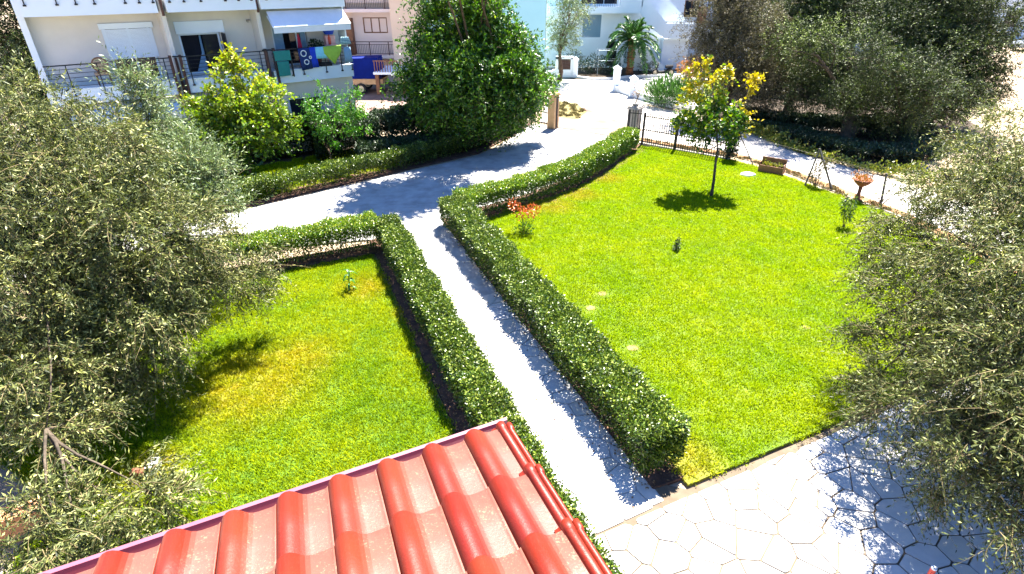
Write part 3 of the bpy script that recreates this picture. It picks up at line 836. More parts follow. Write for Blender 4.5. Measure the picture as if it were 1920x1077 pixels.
hedge('clipped evergreen hedge on the left side of the stone path, reaching the tiled roof', [ab(3.2, -2.53), ab(9.0, -2.53), ab(16.3, -2.53)], 0.66, 1.0, 2500, group=G1, low=0.25)
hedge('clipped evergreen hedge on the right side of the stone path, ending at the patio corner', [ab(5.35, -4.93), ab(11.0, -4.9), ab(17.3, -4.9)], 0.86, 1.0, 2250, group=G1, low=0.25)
hedge('clipped hedge between the small yellowing lawn and the driveway', [(-4.15, 15.95), (-7.6, 14.35), (-11.5, 12.5)], 0.8, 1.02, 2000, 'hedge_leaf_bright', group=G1, open_z=0.26, low=0.5, leaf=0.062, lw=0.036, bot=0.18)
hedge('clipped hedge curving along the driveway up to the iron gate pillar', [(-1.75, 18.0), (-0.35, 19.1), (1.0, 20.25), (2.2, 21.55), (3.3, 23.0), (4.4, 24.9), (5.75, 27.1)], 0.8, 1.02, 1700, 'hedge_leaf_bright', group=G1, open_z=0.26, low=0.5, leaf=0.065, lw=0.040, bot=0.18)
hedge('low neighbour hedge with bare stems on the far side of the driveway', [(-13.0, 17.6), (-10.6, 19.3), (-8.8, 20.7), (-6.8, 22.3), (-4.8, 24.1), (-2.6, 26.3), (-1.2, 28.6), (0.4, 32.2)], 0.7, 0.85, 900, 'hedge_leaf', low=0.6, leaf=0.07, lw=0.042)
hedge('tall dark hedge in the shade of the big walnut tree', [(-9.0, 26.0), (-6.2, 26.6), (-3.2, 28.4), (0.0, 32.0)], 2.2, 1.8, 1100, 'dark_hedge_leaf', low=1.0, leaf=0.10, lw=0.06, stems=False, bot=0.02)  # walnut shade is put into the dark leaf colour

hedge('row of dark shrubs added for the black tree shade before the apartment block', [(-17.5, 20.5), (-13.5, 24.0), (-9.6, 26.9)], 1.5, 1.7, 700, 'dark_hedge_leaf', low=1.0, leaf=0.12, lw=0.07, stems=False, bot=0.02)  # added shrubs, stand in for tree shadow on bright ground

hedge('low dark shrubs added to darken the sunlit bed before the tall dark hedge', [(-6.9, 25.0), (-5.2, 25.3), (-3.2, 26.6), (-1.6, 28.6)], 1.7, 0.9, 700, 'dark_hedge_leaf', low=1.0, leaf=0.10, lw=0.06, stems=False, bot=0.02)  # added over the sunlit bed, shade put into the leaves

# ------------------------------------------------------------------ the tiled roof under the camera
EA = R(25.9)
ex = np.array([-math.cos(EA), -math.sin(EA), 0.0])              # along the eave, to the left
ud = np.array([math.sin(EA - R(4.5)), -math.cos(EA - R(4.5)), 0.0])          # up the slope, towards the house
sl = R(10)
up_ = ud * math.cos(sl) + np.array([0, 0, math.sin(sl)])
nr = np.cross(up_, ex); nr = nr if nr[2] > 0 else -nr; nr /= np.linalg.norm(nr)
E0 = np.array([-0.0154, 2.4202, 5.2])
def RP(a, b, h=0.0): return tuple(E0 + ex * a + up_ * b + nr * h)
roof = empty('tiled_roof', 'red clay tiled roof with a pink metal gutter right below the balcony', 'roof', (-1.2, 1.2, 0.0))
PITCH, ROW = 0.245, 0.42
def tile_mesh():
    # section across the tile: flat pan, small lip, then the roll
    panw = 0.098
    prof = [(-0.002, 0.010), (0.008, 0.002), (0.022, 0.0), (0.080, 0.0), (0.100, 0.003), (0.120, 0.012), (0.138, 0.028), (0.155, 0.044), (0.174, 0.055),
            (0.193, 0.058), (0.210, 0.053), (0.225, 0.041), (0.235, 0.024), (0.240, 0.008), (0.243, -0.004)]
    th = 0.014
    n = len(prof); L = ROW + 0.05
    vs = []; 
    for (b, lift, tp) in ((-0.0, 0.020, 0.0), (L * 0.5, 0.010, 0.0), (L, 0.0, 0.0)):
        for (a, h) in prof: vs.append((a, b, h * (1 - 0.04 * b / L) + lift))
    for (b, lift, tp) in ((-0.0, 0.020, 0.0), (L * 0.5, 0.010, 0.0), (L, 0.0, 0.0)):
        for (a, h) in prof: vs.append((a, b, h * (1 - 0.04 * b / L) + lift - th))
    fs = []; pan = []
    def ispan(i): return 1.0 if prof[i][0] < panw - 0.001 and prof[i + 1][0] <= panw + 0.003 else (0.6 if prof[i][0] < 0.11 else 0.15 if prof[i][0] < 0.13 else 0.0)
    for r_ in range(2):
        for i in range(n - 1):
            fs.append((r_ * n + i, r_ * n + i + 1, (r_ + 1) * n + i + 1, (r_ + 1) * n + i)); pan.append(ispan(i))
    o = 3 * n
    for r_ in range(2):
        for i in range(n - 1):
            fs.append((o + r_ * n + i + 1, o + r_ * n + i, o + (r_ + 1) * n + i, o + (r_ + 1) * n + i + 1)); pan.append(0)
    for i in range(n - 1):
        fs.append((i + 1, i, o + i, o + i + 1)); pan.append(0)
    for r_ in range(2):
        fs.append((r_ * n, (r_ + 1) * n, o + (r_ + 1) * n, o + r_ * n)); pan.append(0)
        j = n - 1
        fs.append(((r_ + 1) * n + j, r_ * n + j, o + r_ * n + j, o + (r_ + 1) * n + j)); pan.append(0)
    me = bpy.data.meshes.new('roof_tile'); me.from_pydata(vs, [], fs); me.update()
    at = me.attributes.new('pan', 'FLOAT', 'FACE'); at.data.foreach_set('value', pan)
    me.polygons.foreach_set('use_smooth', [True] * len(fs))
    me.materials.append(MATS['clay_tile'])
    return me
tm = tile_mesh()
ROOF_T = Matrix(((ex[0], up_[0], nr[0], 0), (ex[1], up_[1], nr[1], 0), (ex[2], up_[2], nr[2], 0), (0, 0, 0, 1)))
tm.transform(ROOF_T)
for r_ in range(6):
    for c_ in range(13):
        o = bpy.data.objects.new('roof_tile', tm)
        COL.objects.link(o); o.parent = roof
        p = Vector(RP(0.04 + c_ * PITCH + random.uniform(-0.002, 0.002), 0.02 + r_ * ROW + random.uniform(-0.004, 0.004), 0.016 + random.uniform(0, 0.003)))
        o.location = p - ROOT[roof]
        o.rotation_euler = (0, 0, random.uniform(-0.006, 0.006))
# rake tiles: a roll on the verge with a side apron, one per row
for r_ in range(6):
    mb = MB(); b0 = -0.01 + r_ * ROW; b1 = b0 + ROW + 0.035
    ring0 = []; ring1 = []
    prof = [(-0.080, -0.14)] + [(-0.066 + 0.017 * math.cos(a), -0.002 + 0.018 * math.sin(a)) for a in np.linspace(math.pi, 0.3, 6)] + [(-0.046, -0.006)] + [(-0.018 + 0.026 * math.cos(a), 0.010 + 0.030 * math.sin(a)) for a in np.linspace(math.pi, 0.0, 8)] + [(0.022, 0.004), (0.035, 0.0)]
    n = len(prof)
    for (b, l, s_) in ((b0, 0.026, 1.08), (b0 + 0.05, 0.024, 1.08), (b0 + 0.055, 0.020, 1.0), (b1, 0.006, 0.95)):
        for a, h in prof: mb.v.append(RP(0.07 + a * s_, b, h * s_ + l))
    for (b, l, s_) in ((b0, 0.030, 1.06), (b1, 0.008, 0.94)):
        for a, h in prof: mb.v.append(RP(0.07 + a * s_ * 0.88, b, (h - 0.012) * s_ + l))
    for q in range(3):
        for i in range(n - 1): mb.f.append((q * n + i, q * n + i + 1, (q + 1) * n + i + 1, (q + 1) * n + i))
    for i in range(n - 1): mb.f.append((i + 1, i, 4 * n + i, 4 * n + i + 1))
    mb.build('verge_tile', 'clay_tile', roof, smooth=True)
# gutter along the eave
gut = MB()
gp = [(0.02, 0.0), (0.01, -0.085), (-0.04, -0.115), (-0.085, -0.095), (-0.092, -0.028), (-0.110, -0.020), (-0.108, -0.008), (-0.084, -0.008), (-0.076, -0.030), (-0.070, -0.085), (-0.04, -0.10), (0.0, -0.075), (0.012, 0.0)]
n = len(gp)
for a in (-0.02, 3.4):
    for b, h in gp: gut.v.append(tuple(E0 + ex * a + ud * b + np.array([0, 0, h])))
for i in range(n): gut.f.append((i, (i + 1) % n, n + (i + 1) % n, n + i))
gut.f.append(tuple(range(n))); gut.f.append(tuple(range(2 * n - 1, n - 1, -1)))
gut.build('gutter', 'gutter_metal', roof)
bd = MB(); bd.hexa([RP(0.05, 0.02, -0.12), RP(3.4, 0.02, -0.12), RP(3.4, 2.6, -0.12), RP(0.05, 2.6, -0.12), RP(0.05, 0.02, 0.006), RP(3.4, 0.02, 0.006), RP(3.4, 2.6, 0.006), RP(0.05, 2.6, 0.006)])
bd.build('roof_boarding', 'brown_wood', roof)
wl = MB()
c0 = E0 + ex * 0.35 + ud * 0.5; c1 = E0 + ex * 3.3 + ud * 0.5; c2 = E0 + ex * 3.3 + ud * 2.5; c3 = E0 + ex * 0.35 + ud * 2.5
wl.hexa([(c0[0], c0[1], -0.1), (c1[0], c1[1], -0.1), (c2[0], c2[1], -0.1), (c3[0], c3[1], -0.1), (c0[0], c0[1], 5.1), (c1[0], c1[1], 5.1), (c2[0], c2[1], 5.1), (c3[0], c3[1], 5.1)])
wl.build('wall', 'plaster_cream', roof)

# ------------------------------------------------------------------ buildings
def frame(ox, oy, ang):
    c, s = math.cos(ang), math.sin(ang)
    return lambda t, d, z: (ox + c * t - s * d, oy + s * t + c * d, z)
def wall_grid(F, t0, t1, z0, z1, d0, d1, holes):
    """a wall slab with rectangular openings, built from butted blocks"""
    mb = MB()
    ts = sorted({t0, t1} | {h[0] for h in holes} | {h[1] for h in holes})
    for i in range(len(ts) - 1):
        a, b = ts[i], ts[i + 1]; m = (a + b) / 2
        cuts = sorted([(h[2], h[3]) for h in holes if h[0] < m < h[1]])
        z = z0
        for (c0, c1) in cuts:
            if c0 > z: mb.fbox(F, a, b, d0, d1, z, c0)
            z = c1
        if z < z1: mb.fbox(F, a, b, d0, d1, z, z1)
    return mb

# white and cream apartment block on the left; t runs leftwards along its balcony edge, d runs into the block
FB = lambda t, d, z: (-7.5337 - 0.7922 * t - 0.6102 * d, 28.2315 - 0.6102 * t + 0.7922 * d, z)
blk = empty('apartment_block', 'cream and white apartment block with iron balcony railings, behind the trees on the left', 'apartment building', FB(5.5, 4, 0))
holesA = [(7.72, 9.36, 3.66, 5.76), (5.2, 6.8, 3.72, 5.74), (1.5, 3.06, 3.72, 5.6)]
wall_grid(FB, 0.05, 11.55, 3.25, 9.4, 1.3, 1.55, holesA).build('wall', 'plaster_cream', blk)
wall_grid(FB, 0.0, 3.72, 0.0, 3.18, 0.25, 0.5, [(1.62, 3.2, 1.2, 2.5)]).build('wall', 'plaster_cream', blk)
wall_grid(FB, 3.72, 11.6, 0.0, 3.18, 1.3, 1.55, [(5.0, 6.8, 0.1, 2.4), (8.0, 9.8, 0.1, 2.4)]).build('wall', 'plaster_cream', blk)
m = MB(); m.fbox(FB, 0.05, 11.5, 1.8, 9, 0.0, 9.35); m.build('core', 'dark_interior', blk)
m = MB(); m.fbox(FB, -0.02, 0.05, 0.3, 9, 0.0, 9.4); m.fbox(FB, 11.55, 11.75, 0.9, 9, 0.0, 9.4); m.build('side_wall', 'plaster_white', blk)
m = MB(); m.fbox(FB, 0.02, 0.62, 1.12, 1.296, 3.25, 6.2); m.build('wall_pier', 'plaster_white', blk, label='white pier at the right end of the upper balcony')
for nm, (t0, t1) in (('a', (0.0, 3.66)), ('b', (3.84, 7.14)), ('c', (7.46, 11.55))):
    for z0, z1 in ((3.2, 3.72), (6.17, 6.72)):
        m = MB(); m.fbox(FB, t0, t1, 0.0, 0.16, z0, z1); m.fbox(FB, t0, t1, 0.16, 1.3, z0, z1 - 0.03)
        m.fbox(FB, t0 - 0.02, t1 + 0.02, -0.03, 0.17, z1, z1 + 0.03)
        m.build('balcony_slab', 'plaster_white', blk)
for t in (3.67, 7.2):
    m = MB(); m.fbox(FB, t, t + 0.16, 0.35, 1.298, 0.0, 9.4); m.build('dividing_fin', 'plaster_cream', blk)
    m = MB(); m.tube([FB(t + 0.08, 0.2, 0), FB(t + 0.08, 0.2, 4.55)], 0.05, 8); m.tube([FB(t + 0.08, 0.2, 6.05), FB(t + 0.08, 0.2, 9.4)], 0.05, 8)
    m.build('gap_pipe', 'brown_iron', blk)  # dark shading in the gap is put into the pipe's brown

def railing(t0, t1, zb, parent, posts, nbars=5, mat='dark_iron', top=0.84, side=None):
    top_bar = MB(); top_bar.fbox(FB, t0, t1, -0.03, 0.02, zb + top, zb + top + 0.04)
    rl = top_bar.build('railing', mat, parent)
    for k in range(nbars):
        z = zb + 0.12 + k * (top - 0.1) / nbars
        m = MB(); m.fbox(FB, t0, t1, -0.015, -0.001, z, z + 0.018); m.build('rail_bar', mat, rl)
    for t in posts:
        m = MB(); m.fbox(FB, t - 0.018, t + 0.018, -0.052, -0.034, zb - 0.2, zb + top)
        m.fbox(FB, t - 0.05, t + 0.05, -0.07, -0.033, zb - 0.24, zb - 0.185)
        m.build('rail_post', mat, rl)
    return rl
railing(7.5, 11.55, 3.72, blk, [7.75, 8.7, 9.95, 10.9])
railing(3.86, 7.12, 3.72, blk, [4.1, 5.1, 6.1, 6.9])
railing(0.0, 3.62, 3.72, blk, [0.05, 0.55, 1.3, 2.35, 2.85, 3.5])
railing(7.5, 11.55, 6.74, blk, [7.55, 8.0, 8.45, 9.4, 9.95, 10.5, 11.4], 5)
railing(3.86, 7.12, 6.74, blk, [4.0, 4.5, 5.0, 5.9, 6.5, 7.0], 5)
railing(0.0, 3.62, 6.74, blk, [0.1, 0.75, 1.3, 2.3, 2.8, 3.4], 5)
for t, w in ((3.84, 0.10), (3.5, 0.10), (7.14, 0.09), (7.5, 0.09)):
    m = MB(); m.fbox(FB, t - w / 2, t + w / 2, -0.06, 0.1, 3.0, 4.66); m.build('rail_end_post', 'brown_iron', blk)
for t in (3.86, 7.3):
    m = MB(); m.tube([FB(t + 0.12, -0.05, 4.62), FB(t - 0.25, -0.05, 4.60)], 0.03, 6); m.build('rail_bracket', 'dark_iron', blk)
# windows and shutters
def opening(F, parent, t0, t1, z0, z1, d, panes, matf='shutter_white', name='window', glass='window_glass', fw=0.06):
    m = MB()
    m.fbox(F, t0, t1, d, d + 0.07, z1 - fw, z1); m.fbox(F, t0, t1, d, d + 0.07, z0, z0 + fw)
    m.fbox(F, t0, t0 + fw, d, d + 0.07, z0 + fw, z1 - fw); m.fbox(F, t1 - fw, t1, d, d + 0.07, z0 + fw, z1 - fw)
    for c in panes[1:-1]: m.fbox(F, c - fw / 2, c + fw / 2, d, d + 0.07, z0 + fw, z1 - fw)
    w = m.build(name, matf, parent)
    for a, b in zip(panes[:-1], panes[1:]):
        g_ = MB(); g_.fbox(F, a + fw / 2, b - fw / 2, d + 0.03, d + 0.04, z0 + fw, z1 - fw); g_.build('pane', glass, w)
    return w
w = opening(FB, blk, 7.74, 9.34, 3.67, 5.75, 1.4, [7.74, 8.5, 9.34], fw=0.09)
m = MB()
for k in range(24): m.fbox(FB, 7.68, 9.38, 1.275, 1.297 - 0.004 * (k % 2), 4.52 + k * 0.0445, 4.56 + k * 0.0445)
m.build('shutter', 'shutter_white', w)
m = MB(); m.fbox(FB, 7.62, 9.44, 1.24, 1.299, 5.60, 5.80); m.build('shutter_box', 'shutter_white', w)
m = MB(); m.fbox(FB, 8.62, 9.2, 1.46, 1.48, 3.7, 4.5); m.build('curtain', 'curtain_blue', w)
w = opening(FB, blk, 5.22, 6.78, 3.73, 5.3, 1.42, [5.22, 5.92], name='door', fw=0.07)
m = MB(); m.fbox(FB, 5.95, 6.7, 1.7, 1.72, 3.75, 5.25); m.build('doorway', 'dark_interior', w)
m = MB(); m.fpoly(FB, [(5.92, 3.8), (6.35, 3.8), (6.02, 4.5), (5.98, 5.2), (5.92, 5.2)], 1.60, 1.63); m.build('curtain', 'curtain_blue', w)
m = MB(); m.fbox(FB, 5.0, 6.86, 1.24, 1.299, 5.3, 5.76); m.build('shutter_box', 'shutter_white', w)
m = MB(); m.fbox(FB, 5.12, 5.17, 0.7, 1.26, 4.1, 5.28); m.build('open_shutter_edge', 'dark_iron', w)
w = opening(FB, blk, 1.52, 3.04, 3.73, 5.58, 1.42, [1.52, 1.95, 2.3], name='door', fw=0.07)
m = MB(); m.fbox(FB, 2.55, 2.99, 1.44, 1.46, 3.75, 5.5); m.build('curtain', 'curtain_blue', w)
m = MB(); m.fbox(FB, 1.56, 1.78, 1.39, 1.41, 3.75, 5.5); m.build('curtain', 'curtain_blue', w)
opening(FB, blk, 1.64, 3.18, 1.22, 2.48, 0.34, [1.64, 2.42, 3.18])
opening(FB, blk, 5.02, 6.78, 0.12, 2.38, 1.4, [5.02, 5.9, 6.78]); opening(FB, blk, 8.02, 9.78, 0.12, 2.38, 1.4, [8.02, 8.9, 9.78])
m = MB(); m.tube([FB(3.9, 1.26, 5.72), FB(4.02, 1.2, 5.70)], 0.03, 6); m.tube([FB(4.02, 1.2, 5.70), FB(4.02, 1.1, 5.66)], 0.045, 6); m.build('wall_lamp', 'grey_stone', blk)
# awnings
aw = MB(); aw.hexa([FB(0.05, 0.25, 6.05), FB(3.42, 0.25, 6.05), FB(3.42, -0.35, 5.50), FB(0.05, -0.35, 5.50), FB(0.05, 0.25, 6.08), FB(3.42, 0.25, 6.08), FB(3.42, -0.35, 5.53), FB(0.05, -0.35, 5.53)])
a1 = aw.build('awning', 'awning_cloth', blk)
m = MB(); m.tube([FB(0.0, -0.38, 5.5), FB(3.46, -0.38, 5.5)], 0.035, 8); m.build('awning_bar', 'plaster_white', a1)
m = MB(); m.fbox(FB, 0.02, 3.44, -0.40, -0.385, 5.26, 5.47); m.build('valance', 'awning_cloth', a1)
for t in (0.0, 3.44):
    m = MB(); m.tube([FB(t, 0.2, 5.9), FB(t, -0.38, 5.5)], 0.02, 6); m.build('awning_arm', 'plaster_white', a1)
aw = MB(); aw.hexa([FB(7.6, 0.9, 3.1), FB(11.3, 0.9, 3.1), FB(11.3, -0.7, 2.66), FB(7.6, -0.7, 2.66), FB(7.6, 0.9, 3.13), FB(11.3, 0.9, 3.13), FB(11.3, -0.7, 2.69), FB(7.6, -0.7, 2.69)])
a2 = aw.build('awning', 'awning_cloth', blk)
m = MB(); m.fbox(FB, 7.6, 11.3, -0.73, -0.705, 2.42, 2.66); m.build('valance', 'awning_cloth', a2)
aw = MB(); aw.hexa([FB(4.2, 0.9, 3.1), FB(7.0, 0.9, 3.1), FB(7.0, -0.4, 2.75), FB(4.2, -0.4, 2.75), FB(4.2, 0.9, 3.13), FB(7.0, 0.9, 3.13), FB(7.0, -0.4, 2.78), FB(4.2, -0.4, 2.78)])
aw.build('awning', 'awning_cloth', blk)

# things on the block's balconies
zf = 3.70
ch = empty('armchair', 'old wooden chair with round padded back on the left balcony', 'chair', FB(9.83, 0.55, zf))
m = MB(); m.fbox(FB, 9.58, 10.08, 0.35, 0.78, zf + 0.40, zf + 0.48); m.build('seat', 'cushion_beige', ch)
for t, d in ((9.62, 0.38), (10.04, 0.38), (9.62, 0.75), (10.04, 0.75)):
    m = MB(); m.tube([FB(t, d, zf), FB(t, d, zf + 0.41)], [0.018, 0.028], 6); m.build('leg', 'brown_wood', ch)
m = MB()
pts = [FB(9.83 + 0.25 * math.cos(a), 0.33, zf + 0.78 + 0.25 * math.sin(a)) for a in np.linspace(0, 2 * math.pi, 17)]
m.tube(pts, 0.028, 6); m.tube([FB(9.68, 0.36, zf + 0.46), FB(9.70, 0.34, zf + 0.6)], 0.02, 6); m.tube([FB(9.98, 0.36, zf + 0.46), FB(9.96, 0.34, zf + 0.6)], 0.02, 6)
m.build('back_frame', 'brown_wood', ch)
m = MB(); m.fpoly(FB, [(9.83 + 0.235 * math.cos(a), zf + 0.78 + 0.235 * math.sin(a)) for a in np.linspace(0, 2 * math.pi, 15)[:-1]], 0.315, 0.345); m.build('backrest', 'cushion_beige', ch)

dc = empty('folding_chair', 'teal folded lounger leaning on the right balcony rail beside the door', 'lounger', FB(3.2, -0.1, 3.5))
m = MB(); m.fbox(FB, 2.86, 3.58, -0.14, -0.10, 4.15, 4.55); m.build('back_panel', 'cloth_teal', dc)
m = MB(); m.fbox(FB, 2.98, 3.48, -0.13, -0.10, 3.52, 4.12); m.build('seat_panel', 'cloth_teal', dc)
for t in (2.84, 3.56):
    m = MB(); m.tube([FB(t, -0.12, 3.46), FB(t, -0.12, 4.5)], 0.028, 6); m.build('frame_tube', 'dark_iron', dc)
def cloth(name, label, F, pts_top, pts_bot, d, mat, cat='towel', group=None, folds=4):
    """hanging cloth: strip between a top and bottom outline with soft folds, 8 mm thick"""
    n = 12; mb = MB(); 
    for side in (0, 1):
        for k in range(n + 1):
            u = k / n
            tt = pts_top[0][0] * (1 - u) + pts_top[1][0] * u; tz = pts_top[0][1] * (1 - u) + pts_top[1][1] * u
            if len(pts_bot) == 2: bt = pts_bot[0][0] * (1 - u) + pts_bot[1][0] * u; bz = pts_bot[0][1] * (1 - u) + pts_bot[1][1] * u
            else:
                v = u * 2; i = 0 if v <= 1 else 1; v -= i
                bt = pts_bot[i][0] * (1 - v) + pts_bot[i + 1][0] * v; bz = pts_bot[i][1] * (1 - v) + pts_bot[i + 1][1] * v
            for j in range(4):
                w = j / 3
                mb.v.append(F(tt * (1 - w) + bt * w, d + side * 0.008 + 0.03 * w * math.sin(u * folds * math.pi * 2), tz * (1 - w) + bz * w))
    o = (n + 1) * 4
    for k in range(n):
        for j in range(3):
            a = k * 4 + j
            mb.f.append((a, a + 1, a + 5, a + 4)); mb.f.append((o + a, o + a + 4, o + a + 5, o + a + 1))
        mb.f.append((k * 4, k * 4 + 4, o + k * 4 + 4, o + k * 4)); mb.f.append((k * 4 + 3, o + k * 4 + 3, o + k * 4 + 7, k * 4 + 7))
    mb.f.append((0, o, o + 3, 3)); mb.f.append((n * 4, n * 4 + 3, o + n * 4 + 3, o + n * 4))
    ob = mb.build(name, mat, smooth=True)
    return tag(ob, label, cat, group)
GT = 'washing hung over the balcony rail'
cloth('beach_towel', 'navy beach towel with pale rings hung over the balcony rail', FB, [(1.98, 4.6), (2.5, 4.58)], [(1.95, 3.72), (2.45, 3.68)], -0.13, 'cloth_navy', group=GT)
tw = bpy.data.objects['beach_towel']
for (t, z, r) in ((2.2, 4.02, 0.10), (2.28, 4.38, 0.12), (2.0, 4.2, 0.05)):
    m = MB()
    pts = [FB(t + r * math.cos(a), -0.165, z + r * math.sin(a)) for a in np.linspace(0, 2 * math.pi, 13)]
    m.tube(pts, 0.022, 5); m.build('printed_ring', 'cloth_white', tw)
cloth('towel', 'blue patterned towel hung between the navy and the pale blue towels', FB, [(1.72, 4.6), (1.98, 4.6)], [(1.65, 3.75), (1.95, 3.75)], -0.12, 'plastic_blue', group=GT)
cloth('towel', 'pale blue towel hung beside the lime green one', FB, [(1.20, 4.61), (1.72, 4.6)], [(1.22, 4.1), (1.72, 4.12)], -0.14, 'cloth_lightblue', group=GT)
cloth('tablecloth', 'lime green cloth hung by two corners over the balcony rail', FB, [(0.5, 4.62), (1.36, 4.6)], [(0.52, 4.35), (0.92, 3.82), (1.34, 4.3)], -0.155, 'cloth_lime', 'cloth', group=GT)
cloth('striped_towel', 'teal and white striped towel draped at the right end of the balcony rail', FB, [(0.05, 4.92), (0.42, 4.94)], [(-0.05, 4.62), (0.5, 4.62)], -0.05, 'cloth_striped', group=GT)
cloth('shirt', 'blue and white shirt hung below the striped towel', FB, [(0.05, 4.5), (0.38, 4.5)], [(0.0, 3.85), (0.4, 3.85)], -0.11, 'curtain_blue', 'shirt')
m = MB(); m.lathe(FB(2.15, 0.55, zf), [(0.03, 0.0), (0.12, 0.02), (0.13, 0.3), (0.11, 0.8), (0.06, 1.25), (0.02, 1.42)], 10)
tag(m.build('closed_parasol', 'cloth_red', smooth=True), 'dark red closed parasol standing on the right balcony', 'parasol')
bs = empty('washing_stand', 'small pink table carrying red bottles on the right balcony', 'table', FB(0.75, 0.5, zf))
m = MB(); m.fbox(FB, 0.45, 1.05, 0.3, 0.75, zf + 0.85, zf + 0.9); m.build('table_top', 'plastic_pink', bs)
for t, d in ((0.48, 0.33), (1.02, 0.33), (0.48, 0.72), (1.02, 0.72)):
    m = MB(); m.tube([FB(t, d, zf), FB(t, d, zf + 0.85)], 0.02, 5); m.build('leg', 'plastic_pink', bs)
m = MB(); m.lathe(FB(0.78, 0.45, zf + 0.9), [(0.06, 0), (0.07, 0.1), (0.07, 0.28), (0.03, 0.36), (0.03, 0.42)], 8); tag(m.build('bottle', 'red_paint', smooth=True), 'red bottle on the pink table under the blue basin', 'bottle')
m = MB(); m.fbox(FB, 0.5, 0.95, 0.45, 0.72, zf + 0.902, zf + 1.28); tag(m.build('storage_box', 'plastic_pink'), 'pale pink box on the balcony table, under the blue basin', 'box')
m = MB(); m.lathe(FB(0.75, 0.5, zf + 1.33), [(0.17, 0.0), (0.2, 0.03), (0.28, 0.2), (0.3, 0.22), (0.27, 0.2), (0.18, 0.05)], 14); tag(m.build('basin', 'plastic_blue', smooth=True), 'bright blue plastic basin stacked high on the right balcony', 'basin')
m = MB(); m.fbox(FB, 1.0, 1.5, -0.02, 0.3, zf + 0.02, zf + 0.2); tag(m.build('folded_mat', 'cloth_black'), 'black folded mat on the floor of the right balcony', 'mat')
pl = empty('potted_plant', 'dark potted plant on the right balcony beside the blue basin', 'potted plant', FB(1.4, 0.6, zf))
m = MB(); m.lathe(FB(1.4, 0.6, zf), [(0.14, 0), (0.2, 0.5), (0.22, 0.52), (0.2, 0.5)], 10); m.build('pot', 'terracotta_pot', pl)
c = np.array(FB(1.4, 0.6, zf + 0.8)); P_ = c + unit(RNG.normal(size=(500, 3))) * (0.33 * RNG.random(500) ** 0.4)[:, None]
leaf_object('foliage', [leaves(P_, P_ - c + RNG.normal(size=(500, 3)) * 0.1, 0.12, 0.06, RNG.random(500))], 'dark_hedge_leaf', pl)

# pale pink house behind the block
FX = lambda oy: (lambda t, d, z: (t, oy + d, z))
F46 = FX(46)
pk = empty('pink_house', 'pale pink house with brown railings behind the blue trailer', 'house', (-11, 48, 0))
wall_grid(F46, -16, -8.0, 0, 9, 0, 0.25, [(-11.1, -9.3, 3.55, 4.62), (-13.5, -12.6, 2.9, 5.0)]).build('wall', 'plaster_pink', pk)
opening(F46, pk, -11.1, -9.3, 3.55, 4.62, 0.05, [-11.1, -10.5, -9.9, -9.3], 'brown_wood', glass='plaster_pink', fw=0.08)
m = MB(); m.fbox(F46, -13.5, -12.6, 0.1, 0.14, 2.9, 5.0); m.build('door', 'dark_interior', pk)
m = MB(); m.fbox(F46, -14, -8.0, -1.0, -0.002, 1.9, 2.12); m.fbox(F46, -14, -8.0, -1.0, -0.002, 5.0, 5.22); m.fbox(F46, -14, -8, -0.6, -0.003, 5.6, 5.8); m.build('balcony_slab', 'plaster_pink', pk)
m = MB(); m.fbox(F46, -12.2, -11.75, -0.9, -0.3, 2.12, 4.6); m.build('pillar', 'brown_wood', pk)
for zb in (2.12, 5.22):
    m = MB(); m.fbox(F46, -14, -8, -1.0, -0.96, zb + 0.9, zb + 0.95); rl = m.build('railing', 'brown_iron', pk)
    m = MB(); m.fbox(F46, -14, -8, -1.0, -0.96, zb + 0.72, zb + 0.75); m.fbox(F46, -14, -8, -1.0, -0.96, zb + 0.1, zb + 0.13); m.build('rail_bar', 'brown_iron', rl)
    m = MB()
    for k in range(48): m.fbox(F46, -13.95 + k * 0.125, -13.93 + k * 0.125, -0.99, -0.97, zb + 0.13, zb + 0.72)
    o = m.build('balusters', 'brown_iron', rl); o['kind'] = 'stuff'
    for t in (-12.0, -10.6, -9.2):
        m = MB(); m.fbox(F46, t, t + 0.06, -1.01, -0.95, zb, zb + 0.95); m.build('rail_post', 'brown_iron', rl)
m = MB(); m.fbox(F46, -16, -8, 0.25, 6, 0, 8.9); m.build('core', 'plaster_pink', pk)

# pale turquoise house, its corner bay in peach
F44 = FX(44)
cy = empty('turquoise_house', 'tall house with a blank turquoise wall and a peach corner, behind the walnut tree', 'house', (-3, 46, 0))
m = MB(); m.fbox(F44, -6.2, 2.4, 0, 8, 0.0, 10); m.build('wall', 'plaster_aqua', cy)
m = MB(); m.fbox(F44, -8.7, -6.2, 0.35, 8, 0.0, 10); m.build('wall', 'plaster_peach', cy, label='peach coloured corner bay')
m = MB(); m.fbox(F44, -6.25, 2.5, -0.06, 0, 0.0, 0.55); m.build('plinth', 'plaster_white', cy)
m = MB(); m.fbox(F44, -9.6, -7.4, -3.0, 0.3, 1.35, 1.5); m.build('porch_slab', 'plaster_white', cy)
for x in (-9.4, -7.6):
    m = MB(); m.fbox(F44, x - 0.12, x + 0.12, -2.9, -2.66, 0.0, 1.35); m.build('porch_pier', 'brown_wood', cy)
m = MB(); m.fbox(F44, -9.55, -7.45, -2.98, -2.92, 2.2, 2.26); rl = m.build('railing', 'brown_wood', cy)
for k in range(12):
    m = MB(); m.fbox(F44, -9.5 + k * 0.18, -9.45 + k * 0.18, -2.97, -2.93, 1.5, 2.2); m.build('baluster', 'brown_wood', rl)
